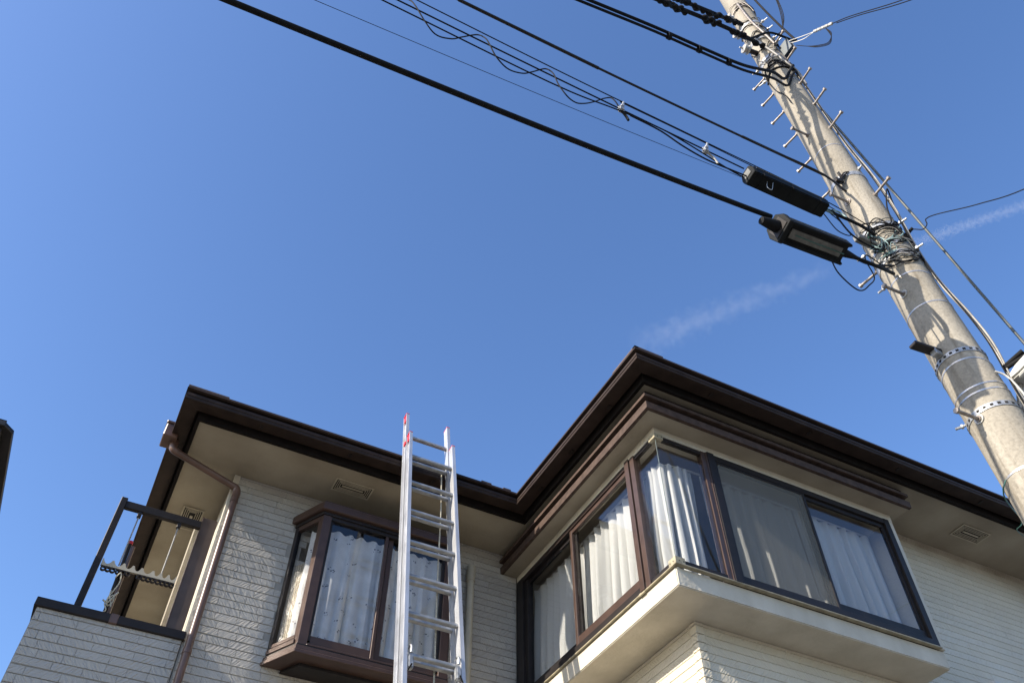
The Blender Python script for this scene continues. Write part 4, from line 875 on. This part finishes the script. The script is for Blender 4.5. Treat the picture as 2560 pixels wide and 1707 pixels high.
cable('thin black wire leaving the pole to the right edge', [(4.09, 1.70, 5.10), (4.10, 1.655, 5.11), (4.10, 1.58, 5.02), (4.10, 1.545, 5.03), (4.10, 1.53, 5.08), (4.10, 1.21, 4.81), (4.10, .938, 4.60), (4.05, -.6, 3.9), (4.0, -6, 3.6)], .004, group='drop wires crossing the street')
MB().cyl((4.09, 1.725, 5.10), (4.10, 1.64, 5.115), .016, .012, 10).build('wire_boot', BLK, bpy.data.objects['utility_pole'], smooth=40)
MB().cyl((4.05, 1.72, 7.22), (6.35, 1.75, -1.5), .0105, n=10).build('guy_wire', GUY, smooth=60, label='straight grey-green guy wire slanting down behind the pole', cat='guy wire')
# dead-end grip of the single wire at the middle band
for k in range(4): MB().tube([(3.80+.005*k, 1.80, 5.655), spot(5.74+.02*k, 186, .07-.01*k), spot(5.80+.03*k, 196+5*k, .03), spot(5.88+.01*k, 208+6*k, .010)], .006, 6).build('wire_tie', FRD, pole, smooth=60)
MB().obox(spot(5.80, 192, .055), (1, 0, .4), (0, 1, 0), (-.4, 0, 1), .045, .018, .018).build('wire_grip', FRD, pole, .006)
MB().cyl(spot(5.86, 200, .0), spot(5.90, 200, .06), .012, n=8).build('band_bolt', BOLT, pole)
# ------------------------------------------------------------------ contrail far above

def contrail(label, p0, p1, r0, r1, dens, seed):
    """a long tube of thin ice cloud, thicker and looser at the old end"""
    a, b = Vector(p0), Vector(p1); d = (b-a).normalized(); u = d.orthogonal().normalized(); v = d.cross(u); n = 20; rings = []
    for k in range(13):
        t = k/12; r_ = r0+(r1-r0)*t; c = a+(b-a)*t; rings.append([c+(u*math.cos(2*math.pi*j/n)+v*math.sin(2*math.pi*j/n))*r_ for j in range(n)])
    o = MB().loft(rings).build('contrail', contrail_mat(a, d, u, v, (b-a).length, r0, r1, dens, seed), base=tuple(a), label=label, cat='contrail')
    return o
def contrail_mat(a, d, u, v, Ln, r0, r1, dens, seed):
    m = bpy.data.materials.new('ice_cloud'); m.use_nodes = True; n = m.node_tree; n.nodes.clear(); new = n.nodes.new; L = n.links.new
    o = new('ShaderNodeOutputMaterial'); pv = new('ShaderNodeVolumePrincipled'); pv.inputs['Color'].default_value = (.97, .98, 1, 1); pv.inputs['Anisotropy'].default_value = .0
    tc = new('ShaderNodeTexCoord')
    def dot(vec):
        q = new('ShaderNodeVectorMath'); q.operation = 'DOT_PRODUCT'; L(tc.outputs['Object'], q.inputs[0]); q.inputs[1].default_value = tuple(vec); return q.outputs['Value']
    def mth(op, x, y=None, z=None):
        q = new('ShaderNodeMath'); q.operation = op
        for i, w_ in enumerate((x, y, z)):
            if w_ is None: continue
            if isinstance(w_, (int, float)): q.inputs[i].default_value = w_
            else: L(w_, q.inputs[i])
        return q.outputs[0]
    ax, px, py = dot(d), dot(u), dot(v)
    t = mth('DIVIDE', ax, Ln); rr = mth('MULTIPLY_ADD', t, r1-r0, r0)
    ds = mth('DIVIDE', mth('SQRT', mth('ADD', mth('MULTIPLY', px, px), mth('MULTIPLY', py, py))), rr)
    nz = new('ShaderNodeTexNoise'); nz.inputs['Scale'].default_value = 2.6/max(r0, r1); nz.inputs['Detail'].default_value = 4; nz.inputs['Roughness'].default_value = .6
    mp = new('ShaderNodeMapping'); mp.inputs['Location'].default_value = (seed*37, 0, 0); L(tc.outputs['Object'], mp.inputs[0]); L(mp.outputs[0], nz.inputs[0])
    f = mth('SUBTRACT', mth('SUBTRACT', 1.0, ds), mth('MULTIPLY', mth('SUBTRACT', .62, nz.outputs[0]), 2.4))
    ends = mth('MULTIPLY', mth('SMOOTH_MIN', mth('MULTIPLY', t, 5.0), 1.0, .2), mth('SMOOTH_MIN', mth('MULTIPLY', mth('SUBTRACT', 1.0, t), 8.0), 1.0, .2))
    L(mth('MULTIPLY', mth('MULTIPLY', mth('MAXIMUM', f, 0.0), dens), mth('MAXIMUM', ends, 0.0)), pv.inputs['Density'])
    L(pv.outputs[0], o.inputs['Volume']); return m
D = 1400
def sk(x, y, z): return (x*D/z, y*D/z, D)
contrail('faint wide old contrail low over the house roof', sk(.420, .520, .745), sk(.570, .318, .758), 56, 30, .0025, 1)
contrail('brighter narrow contrail at the right edge beside the pole', sk(.600, .276, .750), sk(.72, .05, .70), 19, 15, .0105, 2)
